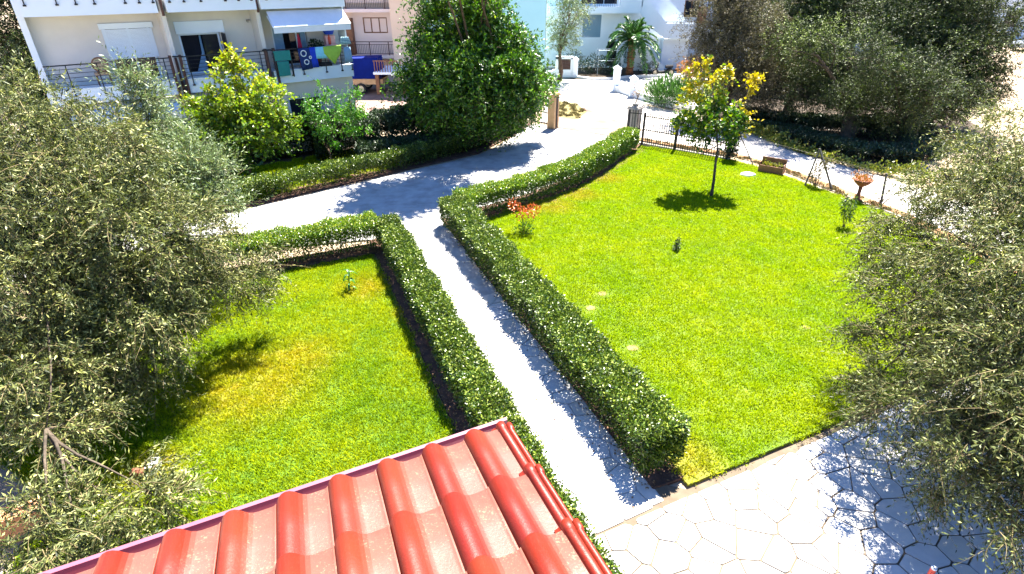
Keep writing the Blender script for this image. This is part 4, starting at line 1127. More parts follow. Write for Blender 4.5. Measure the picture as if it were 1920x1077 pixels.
# brown lattice wall and white low wall right of it
gw = empty('garden_wall', 'white garden wall with a dark louvred panel beside the far lane', 'wall', (4.2, 48.5, 0))
F48 = FX(48.4)
m = MB(); m.fbox(F48, 2.5, 3.3, 0, 0.25, 0, 0.5); m.fbox(F48, 3.3, 4.95, 0, 0.25, 0, 0.62); m.fbox(F48, 3.55, 3.75, 0, 0.25, 0.62, 1.6); m.fbox(F48, 4.75, 4.95, 0, 0.25, 0.62, 1.5); m.fbox(F48, 3.55, 4.95, 0.0, 0.25, 1.42, 1.62); m.build('wall', 'plaster_white', gw)
pnl = MB(); pnl.fbox(F48, 3.75, 4.75, 0.1, 0.14, 0.62, 1.42); pnl = pnl.build('panel', 'weathered_post', gw)
for k in range(7):
    m = MB(); m.fbox(F48, 3.76, 4.74, 0.04, 0.09, 0.66 + k * 0.11, 0.72 + k * 0.11); m.build('slat', 'brown_iron', pnl)
def white_pillar(name, label, x, y, h, w=0.34, group=None):
    r = empty(name, label, 'gate pillar', (x, y, 0), group)
    m = MB(); m.box(x - w / 2, x + w / 2, y - w / 2, y + w / 2, 0, h); m.build('shaft', 'plaster_white', r)
    m = MB(); m.box(x - w / 2 - 0.05, x + w / 2 + 0.05, y - w / 2 - 0.05, y + w / 2 + 0.05, h, h + 0.07)
    a = w / 2 + 0.03
    m.add([(x - a, y - a, h + 0.07), (x + a, y - a, h + 0.07), (x + a, y + a, h + 0.07), (x - a, y + a, h + 0.07), (x, y, h + 0.28)], [(0, 1, 4), (1, 2, 4), (2, 3, 4), (3, 0, 4)])
    m.build('cap', 'plaster_white', r)
GP = 'white capped pillars of the far driveway'
white_pillar('gate_pillar', 'white capped pillar at the right end of the louvred garden wall', 5.15, 48.5, 1.35, 0.4, GP)
white_pillar('gate_pillar', 'taller of the two white pillars in front of the palm', 7.55, 42.6, 1.5, 0.45, GP)
white_pillar('gate_pillar', 'shorter white pillar where the low picket wall starts', 8.35, 40.4, 1.15, 0.42, GP)
lw = empty('low_wall', 'low white wall with pale pickets running from the white pillars', 'wall', (8.5, 39, 0))
m = MB()
LWp = [(7.55, 42.4), (8.35, 40.5), (9.0, 38.9), (10.2, 36.6)]
def wall_along(m, pts, w, z0, z1):
    for a, b in zip(pts[:-1], pts[1:]):
        a = Vector((*a, 0)); b = Vector((*b, 0)); d = (b - a).normalized(); s = Vector((-d.y, d.x, 0)) * w / 2
        m.hexa([tuple(a - s + Vector((0, 0, z0))), tuple(b - s + Vector((0, 0, z0))), tuple(b + s + Vector((0, 0, z0))), tuple(a + s + Vector((0, 0, z0))),
                tuple(a - s + Vector((0, 0, z1))), tuple(b - s + Vector((0, 0, z1))), tuple(b + s + Vector((0, 0, z1))), tuple(a + s + Vector((0, 0, z1)))])
wall_along(m, LWp, 0.22, 0, 0.4); m.build('wall', 'white_stone', lw)
for i, (a, b) in enumerate(zip(LWp[1:-1], LWp[2:])):
    L = math.dist(a, b)
    for k in range(int(L / 0.16)):
        u = (k + 0.5) / int(L / 0.16); x = a[0] + (b[0] - a[0]) * u; y = a[1] + (b[1] - a[1]) * u
        m = MB(); m.box(x - 0.02, x + 0.02, y - 0.02, y + 0.02, 0.4, 1.0); m.build('picket', 'plaster_pink', lw)
    m = MB(); wall_along(m, [a, b], 0.03, 0.9, 0.94); m.build('picket_rail', 'plaster_pink', lw)

# white house with outside stairs behind the palm
F54 = FX(54)
wh = empty('white_house', 'white house with an outside staircase behind the palm tree', 'house', (9, 56, 0))
wall_grid(F54, 3.0, 13.2, 0, 7.4, 0, 0.25, [(6.1, 7.9, 2.42, 4.42), (8.5, 9.4, 0.1, 2.2), (5.9, 9.1, 5.1, 7.0)]).build('wall', 'plaster_white', wh)
opening(F54, wh, 6.1, 7.9, 2.42, 4.42, 0.02, [6.1, 7.9], glass='curtained_glass', fw=0.1)
opening(F54, wh, 5.9, 9.1, 5.1, 7.0, 0.05, [5.9, 6.9, 7.9, 9.1], glass='window_glass')
m = MB(); m.fbox(F54, 3.0, 13.1, 0.3, 7, 0, 7.3); m.build('core', 'dark_interior', wh)
m = MB(); m.fbox(F54, 3.2, 10.9, -1.3, -0.002, 4.5, 5.0); m.build('balcony_slab', 'plaster_white', wh)
m = MB(); m.fbox(F54, 6.1, 9.1, -1.28, -1.25, 5.9, 5.95); rl = m.build('railing', 'dark_iron', wh)
for k in range(20):
    m = MB(); m.fbox(F54, 6.12 + k * 0.155, 6.14 + k * 0.155, -1.28, -1.26, 5.0, 5.9); m.build('baluster', 'dark_iron', rl)
m = MB(); m.fbox(F54, 9.12, 11.0, -1.3, -1.15, 5.0, 6.0); m.build('parapet', 'plaster_white', wh)
m = MB(); m.fpoly(F54, [(10.9, 4.5), (11.55, 3.6), (13.2, 2.55), (15.5, 2.5), (15.5, 3.75), (13.2, 3.75), (10.95, 6.0)], -1.3, -1.12); m.build('stair_parapet', 'plaster_white', wh)
m = MB(); m.fpoly(F54, [(12.6, 6.4), (15.2, 4.0), (15.2, 3.76), (13.3, 3.76), (11.0, 6.1), (11.0, 7.6)], 0.4, 0.6); m.build('stair_parapet', 'plaster_white', wh)
m = MB(); m.fbox(F54, 13.2, 15.4, -1.1, 2, 2.3, 2.52); m.fbox(F54, 13.2, 15.45, -0.9, 0.2, 0, 2.3); m.build('landing', 'plaster_white', wh)
m = MB(); m.fpoly(F54, [(10.6, 0.0), (13.3, 0.0), (13.3, 0.35), (11.0, 2.25), (10.6, 2.25)], -1.9, -1.75); m.build('lower_stair_wall', 'plaster_white', wh)
for k in range(10):
    m = MB(); m.fbox(F54, 13.3 - (k + 1) * 0.25, 13.3 - k * 0.25, -1.75, -0.95, 0.0, 0.2 + k * 0.2); m.build('step', 'plaster_white', wh)
F58 = FX(58)
m = MB(); m.fbox(F58, 14.6, 24, 0, 6, 0.0, 8.5); m.build('rear_wing', 'plaster_white', wh)
for x in (16.0, 19.0, 22.0):
    opening(F58, wh, x, x + 1.3, 3.9, 5.3, -0.06, [x, x + 0.65, x + 1.3], 'brown_wood')
m = MB(); m.fbox(F58, 17.2, 17.9, -0.9, -0.3, 3.4, 4.8); m.build('balcony_post', 'brown_wood', wh)
fh = empty('far_house', 'white house showing between the grove crowns at the top edge', 'house', (27, 66, 0))
F66 = FX(66)
wall_grid(F66, 25.5, 42, 0, 9, 0, 0.3, [(28, 29.5, 4, 5.6), (32, 33.5, 4, 5.6), (37, 38.5, 4, 5.6)]).build('wall', 'plaster_white', fh)
for x in (28, 32, 37): opening(F66, fh, x, x + 1.5, 4, 5.6, 0.05, [x, x + 0.75, x + 1.5], 'brown_wood')
m = MB(); m.fbox(F66, 25.6, 41.9, 0.3, 9, 0, 8.9); m.build('core', 'plaster_white', fh)
fh2 = empty('far_house', 'pale house with dark windows at the top right corner behind the parked cars', 'house', (58, 78, 0))
F78 = FX(78)
wall_grid(F78, 48, 90, 0, 10, 0, 0.3, [(x, x + 1.8, z, z + 1.8) for x in (52, 57, 62, 67, 73) for z in (1.5, 5)]).build('wall', 'plaster_white', fh2)
for x in (52, 57, 62, 67, 73):
    for z in (1.5, 5): opening(F78, fh2, x, x + 1.8, z, z + 1.8, 0.05, [x, x + 0.9, x + 1.8], 'brown_wood')
m = MB(); m.fbox(F78, 48.1, 89.9, 0.3, 12, 0, 9.9); m.build('core', 'plaster_white', fh2)

# ------------------------------------------------------------------ vehicles
def wheel(parent, c, r, w, axis='Y', rim='wheel_rim'):
    def pt(a, rr, s):
        if axis == 'Y': return (c[0] + rr * math.cos(a), c[1] + s, c[2] + rr * math.sin(a))
        return (c[0] + s, c[1] + rr * math.cos(a), c[2] + rr * math.sin(a))
    m = MB(); n = 18; prof = [(r * 0.6, -w / 2), (r * 0.93, -w / 2), (r, -w * 0.3), (r, w * 0.3), (r * 0.93, w / 2), (r * 0.6, w / 2)]
    vs = [pt(k * 2 * math.pi / n, rr, s) for rr, s in prof for k in range(n)]; fs = []
    for i in range(len(prof)):
        for k in range(n):
            i2 = (i + 1) % len(prof); fs.append((i * n + k, i * n + (k + 1) % n, i2 * n + (k + 1) % n, i2 * n + k))
    m.add(vs, fs); wh_ = m.build('wheel', 'tyre_rubber', parent, smooth=True)
    m = MB(); prof = [(r * 0.6, -w * 0.42), (r * 0.2, -w * 0.3), (r * 0.2, w * 0.3), (r * 0.6, w * 0.42)]
    vs = [pt(k * 2 * math.pi / n, rr, s) for rr, s in prof for k in range(n)]; fs = []
    for i in range(3):
        for k in range(n): fs.append((i * n + k, i * n + (k + 1) % n, (i + 1) * n + (k + 1) % n, (i + 1) * n + k))
    fs.append(tuple(range(n))); fs.append(tuple(range(3 * n, 4 * n)))
    m.add(vs, fs); m.build('rim', rim, wh_)
tl = empty('farm_trailer', 'wooden farm trailer under a blue tarpaulin behind the apartment block', 'trailer', (-10.6, 42.2, 0))
m = MB(); n = 16
outline = []
m.hexa([(-12.6, 41.5, 1.0), (-9.25, 41.5, 1.0), (-9.25, 43.3, 1.0), (-12.6, 43.3, 1.0), (-12.5, 41.6, 2.28), (-9.35, 41.6, 2.36), (-9.35, 43.2, 2.36), (-12.5, 43.2, 2.28)])
m.build('tarpaulin', 'blue_tarp', tl)
m = MB(); m.box(-12.65, -9.1, 41.45, 43.35, 0.62, 0.98); m.build('bed', 'pale_wood', tl)
m = MB(); m.box(-12.6, -8.4, 42.3, 42.5, 0.5, 0.62); m.build('chassis', 'dark_iron', tl)
for x in (-10.65, -12.0):
    for y in (41.35, 43.4): wheel(tl, (x, y, 0.36), 0.36, 0.2)
def car(label, x, y, rz, mat, group):
    r = empty('parked_car', label, 'car', (x, y, 0), group)
    F = frame(x, y, rz); L, W = 4.2, 1.72
    m = MB(); body = [(-2.1, 0.35), (-2.1, 0.75), (-1.9, 0.92), (-0.9, 0.98), (1.7, 0.98), (2.05, 0.85), (2.1, 0.35)]
    m.fpoly(F, body, -W / 2, W / 2); m.build('body', mat, r)
    m = MB(); cab = [(-1.05, 0.98), (-0.45, 1.42), (1.0, 1.45), (1.75, 0.98)]
    p0 = [F(t, -W / 2 + 0.08, z) if z < 1 else F(t, -W / 2 + 0.25, z) for t, z in cab]; p1 = [F(t, W / 2 - 0.08, z) if z < 1 else F(t, W / 2 - 0.25, z) for t, z in cab]
    m.add(p0 + p1, [(0, 1, 2, 3), (7, 6, 5, 4), (0, 4, 5, 1), (2, 6, 7, 3), (3, 7, 4, 0)]); m.build('windows', 'car_glass', r)
    m = MB(); m.hexa([F(-0.42, -0.6, 1.42), F(1.0, -0.6, 1.44), F(1.0, 0.6, 1.44), F(-0.42, 0.6, 1.42), F(-0.3, -0.55, 1.47), F(0.9, -0.55, 1.48), F(0.9, 0.55, 1.48), F(-0.3, 0.55, 1.47)]); m.build('roof', mat, r)
    for t in (-1.35, 1.35):
        for d in (-W / 2, W / 2):
            c = F(t, d, 0.31)
            m = MB(); k = 14
            vs = [F(t + 0.31 * math.cos(a), d + s, 0.31 + 0.31 * math.sin(a)) for s in (-0.1, 0.1) for a in np.linspace(0, 2 * math.pi, k + 1)[:-1]]
            m.add(vs, [tuple(range(k)), tuple(range(2 * k - 1, k - 1, -1))] + [(i, (i + 1) % k, k + (i + 1) % k, k + i) for i in range(k)]); m.build('wheel', 'tyre_rubber', r)
    for d in (-0.6, 0.6):
        m = MB(); m.hexa([F(-2.12, d - 0.18, 0.62), F(-2.08, d - 0.18, 0.62), F(-2.08, d + 0.18, 0.62), F(-2.12, d + 0.18, 0.62), F(-2.12, d - 0.18, 0.75), F(-2.08, d - 0.18, 0.75), F(-2.08, d + 0.18, 0.75), F(-2.12, d + 0.18, 0.75)]); m.build('headlight', 'shutter_white', r)
car('grey car parked at the top right corner beyond the grove', 57.5, 67.5, R(25), 'car_grey', 'cars parked at the top right')
car('red car parked in front of the grey one at the right edge', 50.8, 56.5, R(15), 'car_red', 'cars parked at the top right')
sc = empty('scooter', 'black scooter parked at the foot of the white stairs', 'scooter', (12.4, 49.3, 0))
wheel(sc, (11.9, 49.3, 0.28), 0.28, 0.12); wheel(sc, (13.2, 49.3, 0.28), 0.28, 0.12)
m = MB(); m.tube([(12.0, 49.3, 0.35), (12.2, 49.3, 0.28), (12.7, 49.3, 0.3), (13.2, 49.3, 0.62)], [0.1, 0.12, 0.14, 0.16], 8); m.tube([(11.9, 49.3, 0.3), (12.1, 49.3, 1.0)], 0.05, 6); m.build('body', 'cloth_black', sc, smooth=True)
m = MB(); m.tube([(12.7, 49.3, 0.72), (13.3, 49.3, 0.76)], [0.14, 0.12], 8); m.build('seat', 'cloth_black', sc)
m = MB(); m.tube([(12.15, 48.95, 1.02), (12.1, 49.3, 1.0), (12.15, 49.65, 1.02)], 0.025, 6); m.build('handlebar', 'dark_iron', sc)
pf = empty('pipe_frame', 'white pipe frame standing among the plants left of the palm', 'frame', (8.2, 50.2, 0))
for (x0, y0, x1, y1) in ((7.2, 50.0, 9.2, 50.0), (7.2, 51.2, 9.2, 51.2)):
    for z in (1.1, 1.9):
        m = MB(); m.tube([(x0, y0, z), (x1, y1, z)], 0.025, 6); m.build('rail', 'plaster_white', pf)
for x in (7.2, 9.2):
    for y in (50.0, 51.2):
        m = MB(); m.tube([(x, y, 0), (x, y, 1.95)], 0.025, 6); m.build('post', 'plaster_white', pf)
m = MB()
cp = [(5.3, 48.3), (6.4, 47.4), (8.0, 47.5), (9.4, 48.4), (10.6, 48.7), (12.3, 49.0)]
wall_along(m, cp, 0.18, -0.02, 0.16)
tag(m.build('kerb', 'white_stone'), 'white curved kerb edging the planting bed under the palm', 'kerb')

# ------------------------------------------------------------------ gate pillars, iron fence
def stone_pillar(label, x, y, h, w, ang, mat='grey_stone'):
    r = empty('gate_pillar', label, 'gate pillar', (x, y, 0)); F = frame(x, y, ang)
    m = MB(); m.fbox(F, -w / 2, w / 2, -w / 2, w / 2, 0, h); m.build('shaft', mat, r)
    m = MB(); m.fbox(F, -w / 2 - 0.06, w / 2 + 0.06, -w / 2 - 0.06, w / 2 + 0.06, h, h + 0.08); m.fbox(F, -w / 2 - 0.02, w / 2 + 0.02, -w / 2 - 0.02, w / 2 + 0.02, h + 0.08, h + 0.14); m.build('cap', mat, r)
    return r
FA = math.atan2(-2.88, 3.61)
lp = stone_pillar('left stone gate pillar beside the open iron gate, under the walnut branches', 2.25, 31.35, 1.75, 0.45, FA, 'pale_wood')
m = MB(); Fg = frame(2.25, 31.35, FA); m.fbox(Fg, 0.226, 0.26, -0.06, 0.06, 0.05, 1.7); m.build('hinge_strip', 'dark_iron', lp)
rp = stone_pillar('right stone gate pillar where the curved hedge meets the fence', 6.12, 28.55, 1.62, 0.52, FA)
dp = empty('dead_plant', 'small dead potted shrub on top of the right gate pillar', 'potted plant', (6.12, 28.55, 1.76))
m = MB(); m.lathe((6.12, 28.55, 1.765), [(0.1, 0), (0.15, 0.04), (0.2, 0.12), (0.18, 0.12)], 12); m.build('bowl', 'grey_stone', dp, smooth=True)
m = MB()
m.tube(limb_path((6.12, 28.55, 1.85), (6.16, 28.5, 2.25), 4, 0.1), [0.04, 0.035, 0.03, 0.025, 0.02], 6)
for _ in range(9):
    e = Vector((6.16, 28.5, 2.25)) + Vector((random.gauss(0, 0.18), random.gauss(0, 0.18), random.uniform(0.1, 0.4))); m.tube(limb_path((6.16, 28.5, 2.2), e, 3, 0.1), [0.012, 0.01, 0.008, 0.004], 4)
m.build('branches', 'bark_brown', dp)
P_ = np.array([6.16, 28.5, 2.45]) + RNG.normal(size=(70, 3)) * 0.15
leaf_object('leaves', [leaves(P_, RNG.normal(size=(70, 3)), 0.09, 0.05, RNG.random(70))], 'dead_leaf', dp)

def iron_fence(name, label, cat, a, b, h, step, posts=(), spear=True):
    r = empty(name, label, cat, (a[0], a[1], 0))
    L = math.dist(a, b); ang = math.atan2(b[1] - a[1], b[0] - a[0]); F = frame(a[0], a[1], ang)
    for z in (0.13, h * 0.48, h - 0.13):
        m = MB(); m.fbox(F, 0, L, -0.012, 0.012, z, z + 0.045); m.build('rail', 'dark_iron', r)
    bm = MB(); bm.fbox(frame(0, 0, ang), -0.015, 0.015, -0.015, 0.015, 0.05, h)
    bm.add([frame(0, 0, ang)(x, y, z) for x, y, z in ((-0.026, -0.026, h), (0.026, -0.026, h), (0.026, 0.026, h), (-0.026, 0.026, h), (0, 0, h + 0.09), (0, 0, h - 0.03))],
           [(0, 1, 4), (1, 2, 4), (2, 3, 4), (3, 0, 4), (1, 0, 5), (2, 1, 5), (3, 2, 5), (0, 3, 5)])
    me = bm.mesh('fence_bar'); me.materials.append(MATS['dark_iron'])
    n = int(L / step)
    for k in range(n):
        t = (k + 0.5) / n * L
        o = bpy.data.objects.new('bar', me); COL.objects.link(o); o.parent = r
        p = F(t, -0.029, 0); o.location = (p[0] - a[0], p[1] - a[1], 0)
    for t in posts:
        m = MB(); m.fbox(F, t - 0.04, t + 0.04, -0.13, -0.05, 0, h + 0.08); m.build('post', 'dark_iron', r)
    return r
iron_fence('iron_fence', 'black iron bar fence between the right gate pillar and the ivy post', 'fence', (6.5, 27.95), (9.95, 25.2), 1.5, 0.115, (0.03, 1.75, 4.3))
iron_fence('iron_gate', 'black iron gate leaf swung open beside the left gate pillar', 'gate', (1.15, 32.5), (2.05, 31.6), 1.5, 0.115, (0.03,))
iron_fence('iron_gate', 'black iron gate leaf folded in front of the right gate pillar', 'gate', (5.75, 28.15), (6.35, 27.9), 1.62, 0.12, (0.03,))
m = MB(); Ff = frame(6.4, 28.0, math.atan2(-2.8, 3.55)); m.fbox(Ff, 0, 4.5, -0.06, 0.08, -0.02, 0.10); tag(m.build('fence_plinth', 'grey_stone'), 'low concrete plinth under the iron bar fence', 'plinth')
m = MB(); Ft = frame(2.45, 31.45, math.atan2(-2.35, 3.4)); m.fbox(Ft, 0, 4.15, -0.03, 0.03, -0.02, 0.018); tag(m.build('gate_track', 'dark_iron'), 'thin steel gate track across the driveway', 'track')

# wire fence posts and braces along the lane
def pole(name, label, a, b, r0, mat='weathered_post', group=None, cat='post'):
    m = MB(); m.tube([a, tuple((Vector(a) * 0.55 + Vector(b) * 0.45) + Vector((0.01, 0.01, 0))), b], [r0, r0, r0 * 0.9], 6)
    return tag(m.build(name, mat), label, cat, group)
GF = 'posts of the old wire fence along the lane'
pole('fence_post', 'dark upright post with a bent foot beside the rose bush', (11.75, 21.6, 0), (12.05, 21.75, 1.5), 0.035, group=GF)
pole('fence_brace', 'leaning brace whose top meets the upright post by the rose bush', (12.7, 21.3, 0), (12.0, 21.7, 1.52), 0.04, group=GF, cat='brace')
pole('fence_post', 'short post at the right end of the wire fence, half hidden by the olive', (13.6, 19.5, 0), (13.5, 19.6, 1.2), 0.04, group=GF)
pole('fence_brace', 'thin brace leaning against the right side of the ivy post', (10.75, 24.4, 0), (10.1, 25.2, 1.35), 0.03, group=GF, cat='brace')
pole('fence_brace', 'rusty strut leaning against the iron fence left of the ivy post', (8.8, 25.8, 0.1), (9.7, 25.3, 0.9), 0.025, 'brown_iron', group=GF, cat='brace')
wf = empty('wire_fence', 'thin wires strung between the lane posts', 'fence', (11.0, 23.5, 0))
for z in (0.45, 0.85, 1.25):
    m = MB(); m.tube([(9.98, 25.25, z), (12.02, 21.7, z), (13.52, 19.6, z * 0.92)], 0.004, 4); m.build('wire', 'weathered_post', wf)

# trough planter, basket planter, stones, red post
tp = empty('trough_planter', 'brown wooden trough planter with pale straggly plants beside the lane', 'planter', (11.1, 23.35, 0))
Fp = frame(11.1, 23.35, R(-38))
m = MB(); m.fbox(Fp, -0.5, 0.5, -0.2, -0.17, 0.04, 0.34); m.fbox(Fp, -0.5, 0.5, 0.17, 0.2, 0.04, 0.62); m.fbox(Fp, -0.5, -0.47, -0.17, 0.17, 0.04, 0.45); m.fbox(Fp, 0.47, 0.5, -0.17, 0.17, 0.04, 0.45); m.build('box', 'brown_wood', tp)
m = MB(); m.fbox(Fp, -0.47, 0.47, -0.17, 0.17, 0.04, 0.26); m.build('soil', 'dark_interior', tp)
P_ = np.array([Fp(t, d, 0.3 + abs(z)) for t, d, z in zip(RNG.uniform(-0.42, 0.42, 170), RNG.uniform(-0.14, 0.14, 170), RNG.normal(0, 0.08, 170))])
leaf_object('plants', [leaves(P_, RNG.normal(size=(170, 3)) * 0.5 + np.array([0, 0, 1]), 0.11, 0.04, 0.5 + 0.5 * RNG.random(170))], 'vine_leaf', tp)
bp = empty('basket_planter', 'brown basket planter of dry yellow plants on a short stand behind the sapling', 'planter', (13.05, 20.1, 0))
m = MB(); m.lathe((13.05, 20.1, 0), [(0.2, 0), (0.09, 0.08), (0.06, 0.3), (0.07, 0.55)], 10); m.build('stand', 'terracotta_pot', bp, smooth=True)
m = MB(); m.lathe((13.05, 20.1, 0.55), [(0.12, 0), (0.26, 0.12), (0.36, 0.26), (0.34, 0.27), (0.2, 0.16)], 14); m.build('bowl', 'terracotta_pot', bp, smooth=True)
P_ = np.array([13.05, 20.1, 0.85]) + RNG.normal(size=(260, 3)) * np.array([0.19, 0.19, 0.07])
leaf_object('plants', [leaves(P_, RNG.normal(size=(260, 3)) + np.array([0, 0, 1.4]), 0.13, 0.035, RNG.random(260))], 'orange_leaf', bp)
m = MB()
for _ in range(12):
    b = Vector((13.5, 19.4, 0)); e = b + Vector((random.gauss(0.2, 0.45), random.gauss(0, 0.3), random.uniform(0.6, 1.2))); m.tube(limb_path(b, e, 4, 0.1), [0.014, 0.012, 0.009, 0.006, 0.003], 4)
tag(m.build('dry_shrub', 'bark_brown'), 'bare dry branches right of the basket planter', 'shrub')
m = MB(); m.prism([(9.98 + 0.36 * math.cos(a) * random.uniform(0.85, 1.1), 22.99 + 0.26 * math.sin(a) * random.uniform(0.85, 1.1)) for a in np.linspace(0, 6.28, 12)[:-1]], 0.0, 0.1, 0.12)
tag(m.build('stone_slab', 'white_stone'), 'flat white stone lying on the lawn near the trough planter', 'stone')
rpst = empty('red_post', 'red post with a white top on the patio at the bottom edge', 'post', (5.68, 4.72, 0))
m = MB(); m.tube([(5.68, 4.72, 0), (5.68, 4.72, 0.5)], 0.035, 12); m.build('pole', 'red_paint', rpst)
m = MB(); m.tube([(5.68, 4.72, 0.5), (5.68, 4.72, 0.525)], 0.036, 12); m.build('cap', 'white_stone', rpst)
gwl = empty('terracotta_wall', 'low terracotta coloured garden wall in the bottom left corner under the olive', 'wall', (-8.6, 5.0, 0))
Fw = frame(-7.25, 5.92, R(206))
m = MB(); m.fbox(Fw, 0, 4.0, 0.0, 0.26, -0.05, 0.42); m.build('wall', 'plaster_terracotta', gwl)
for k in range(8):
    m = MB(); m.fbox(Fw, k * 0.5 + 0.004, k * 0.5 + 0.496, -0.03, 0.29, 0.42, 0.47 + 0.003 * (k % 2)); m.build('coping_slab', 'plaster_terracotta', gwl)
m = MB(); m.box(-6.22, -6.08, 6.75, 7.0, 0.02, 0.2); tag(m.build('marker_stone', 'white_stone'), 'white block at the lawn edge under the left olive', 'stone')
m = MB(); m.box(-6.46, -6.26, 6.7, 6.82, 0.02, 0.14); tag(m.build('brick', 'terracotta_pot'), 'red brick lying beside the white block', 'brick')

# ------------------------------------------------------------------ trees
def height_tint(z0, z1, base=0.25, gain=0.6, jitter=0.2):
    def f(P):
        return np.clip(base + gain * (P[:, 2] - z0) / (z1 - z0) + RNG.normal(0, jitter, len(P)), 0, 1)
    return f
OL = [(-9.28, 11.00, 4.78, 1.13), (-7.90, 10.50, 4.29, 1.11), (-8.69, 9.50, 3.70, 1.26), (-7.22, 9.50, 3.49, 1.17), (-6.5, 10.00, 3.06, 0.85), (-8.08, 8.50, 2.60, 1.22), (-6.90, 9.00, 2.19, 1.10),
      (-6.95, 10.00, 2.12, 0.82), (-6.2, 10.50, 1.85, 0.6), (-5.50, 11.00, 1.78, 0.5), (-7.84, 7.20, 1.75, 1.04), (-7.3, 8.00, 1.3, 0.5), (-6.7, 8.50, 1.47, 0.5), (-6.6, 8.20, 0.93, 0.4),
      (-6.9, 6.2, 1.6, 0.35), (-5.62, 5.50, 0.88, 0.58), (-6.07, 5.00, 1.08, 0.55), (-5.18, 5.60, 0.89, 0.33), (-5.60, 4.70, 0.85, 0.43), (-10.0, 10.2, 3.6, 1.1), (-9.2, 8.4, 2.6, 1.0), (-10.6, 11.6, 4.4, 1.0), (-9.6, 9.6, 1.8, 1.0), (-7.5, 7.6, 1.5, 0.55), (-6.9, 6.9, 1.1, 0.4)]
tree('olive_tree', 'big silvery olive tree filling the left foreground', (-9.0, 9.9, 0), 1.6, 0.26, OL, 'olive_leaf', 'bark_olive', 0.095, 0.023, 0.46, 14,
     clusters=30, twigs_per=17, clus_r=0.115, droop=0.45, inner=0.10, spread=0.75, bare=2, fill=34)
OLB = [(-8.61, 13.50, 4.55, 0.42), (-8.66, 13.50, 3.9, 0.72), (-8.05, 13.00, 3.26, 0.92), (-7.42, 13.00, 2.72, 0.65), (-9.20, 13.00, 3.26, 0.77), (-7.46, 13.50, 3.3, 0.36), (-8.6, 13.6, 5.0, 0.25), (-8.7, 13.6, 5.4, 0.16)]
tree('olive_tree', 'smaller pale olive tree with upright shoots, behind the big left olive', (-8.6, 13.4, 0), 1.5, 0.14, OLB, 'olive_leaf_back', 'bark_olive', 0.10, 0.024, 0.5, 14,
     clusters=60, twigs_per=9, droop=-0.15, inner=0.3, spread=0.7, fill=70)
OR_ = [(9.03, 10.50, 4.70, 0.65), (8.52, 9.00, 4.10, 0.91), (8.65, 10.50, 3.86, 0.78), (7.83, 9.80, 3.15, 0.76), (7.62, 8.00, 3.39, 0.95), (6.97, 8.30, 2.62, 0.70), (6.98, 7.20, 2.49, 0.85), (6.53, 7.60, 2.11, 0.50),
       (6.05, 7.40, 1.60, 0.36), (6.18, 6.60, 1.83, 0.62), (6.51, 5.80, 2.13, 0.85), (5.99, 5.40, 1.64, 0.48), (6.29, 4.80, 1.54, 0.58), (6.89, 6.20, 2.83, 0.88), (7.25, 9.20, 2.88, 0.49), (6.4, 8.40, 1.89, 0.25),
       (8.0, 7.0, 3.3, 1.2), (9.6, 9.0, 4.2, 1.0), (8.0, 5.6, 2.6, 1.1), (7.4, 4.7, 1.7, 0.85), (7.2, 5.2, 2.5, 0.85), (8.3, 6.4, 1.7, 1.0), (9.2, 7.6, 2.6, 1.2), (10.4, 10.6, 3.4, 1.0)]
tree('olive_tree', 'big dark olive tree overhanging the patio on the right', (8.6, 7.6, 0), 1.7, 0.26, OR_, 'olive_leaf', 'bark_olive', 0.080, 0.019, 0.44, 15,
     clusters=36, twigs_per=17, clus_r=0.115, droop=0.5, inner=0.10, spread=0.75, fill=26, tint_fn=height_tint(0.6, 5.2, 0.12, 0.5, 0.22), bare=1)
WL = [(-2.19, 28.40, 5.15, 1.75), (-3.6, 27.50, 4.4, 1.15), (-0.5, 28.00, 4.9, 1.1), (-4.2, 27.00, 2.9, 1.20), (-2.18, 26.50, 2.95, 1.9), (-0.2, 27.00, 3.0, 1.6), (1.1, 28.40, 2.6, 0.8), (-3.2, 26.50, 2.1, 1.1),
      (-0.75, 27.00, 2.0, 1.25), (-3.5, 28.00, 6.5, 0.8), (0.5, 28.00, 3.9, 0.75), (-1.4, 27.6, 6.3, 0.95), (1.7, 29.2, 2.9, 0.45),
      (-2.9, 25.2, 8.6, 1.6), (-1.2, 25.4, 8.4, 1.4), (-2.4, 24.8, 10.0, 1.5), (-0.6, 25.6, 9.6, 1.1)]
tree('walnut_tree', 'tall leafy green tree in front of the turquoise house', (-2.0, 28.2, 0), 1.6, 0.22, WL, 'walnut_leaf', 'bark_brown', 0.17, 0.075, 0.5, 9,
     clusters=26, twigs_per=8, clus_r=0.22, droop=0.5, inner=0.3, spread=1.0, fill=22, tint_fn=lambda P: np.clip(RNG.beta(2, 2.6, len(P)) + 0.25 * np.exp(-((P[:, 0] + 2.6) ** 2 + (P[:, 2] - 5) ** 2) / 1.5), 0, 1))  # lit leaves of the upper crown put into the tint
YT = [(-10.57, 22.50, 3.6, 0.95), (-11.39, 22.00, 3.05, 0.8), (-9.74, 22.50, 3.15, 0.8), (-12.0, 22.00, 3.1, 0.35), (-10.77, 22.00, 2.25, 1.35), (-11.55, 21.50, 1.7, 1.1), (-9.7, 22.20, 2.05, 0.8), (-8.92, 22.50, 2.15, 0.45), (-11.1, 21.50, 1.2, 0.7), (-10.5, 22.5, 4.5, 0.3)]
tree('yellowing_tree', 'broad tree with yellowing top leaves in front of the balconies', (-10.7, 22.2, 0), 1.0, 0.12, YT, 'yellowgreen_leaf', 'bark_brown', 0.14, 0.095, 0.4, 8,
     clusters=30, twigs_per=8, clus_r=0.13, droop=0.2, inner=0.2, tint_fn=height_tint(0.8, 4.9, 0.15, 0.62, 0.16))
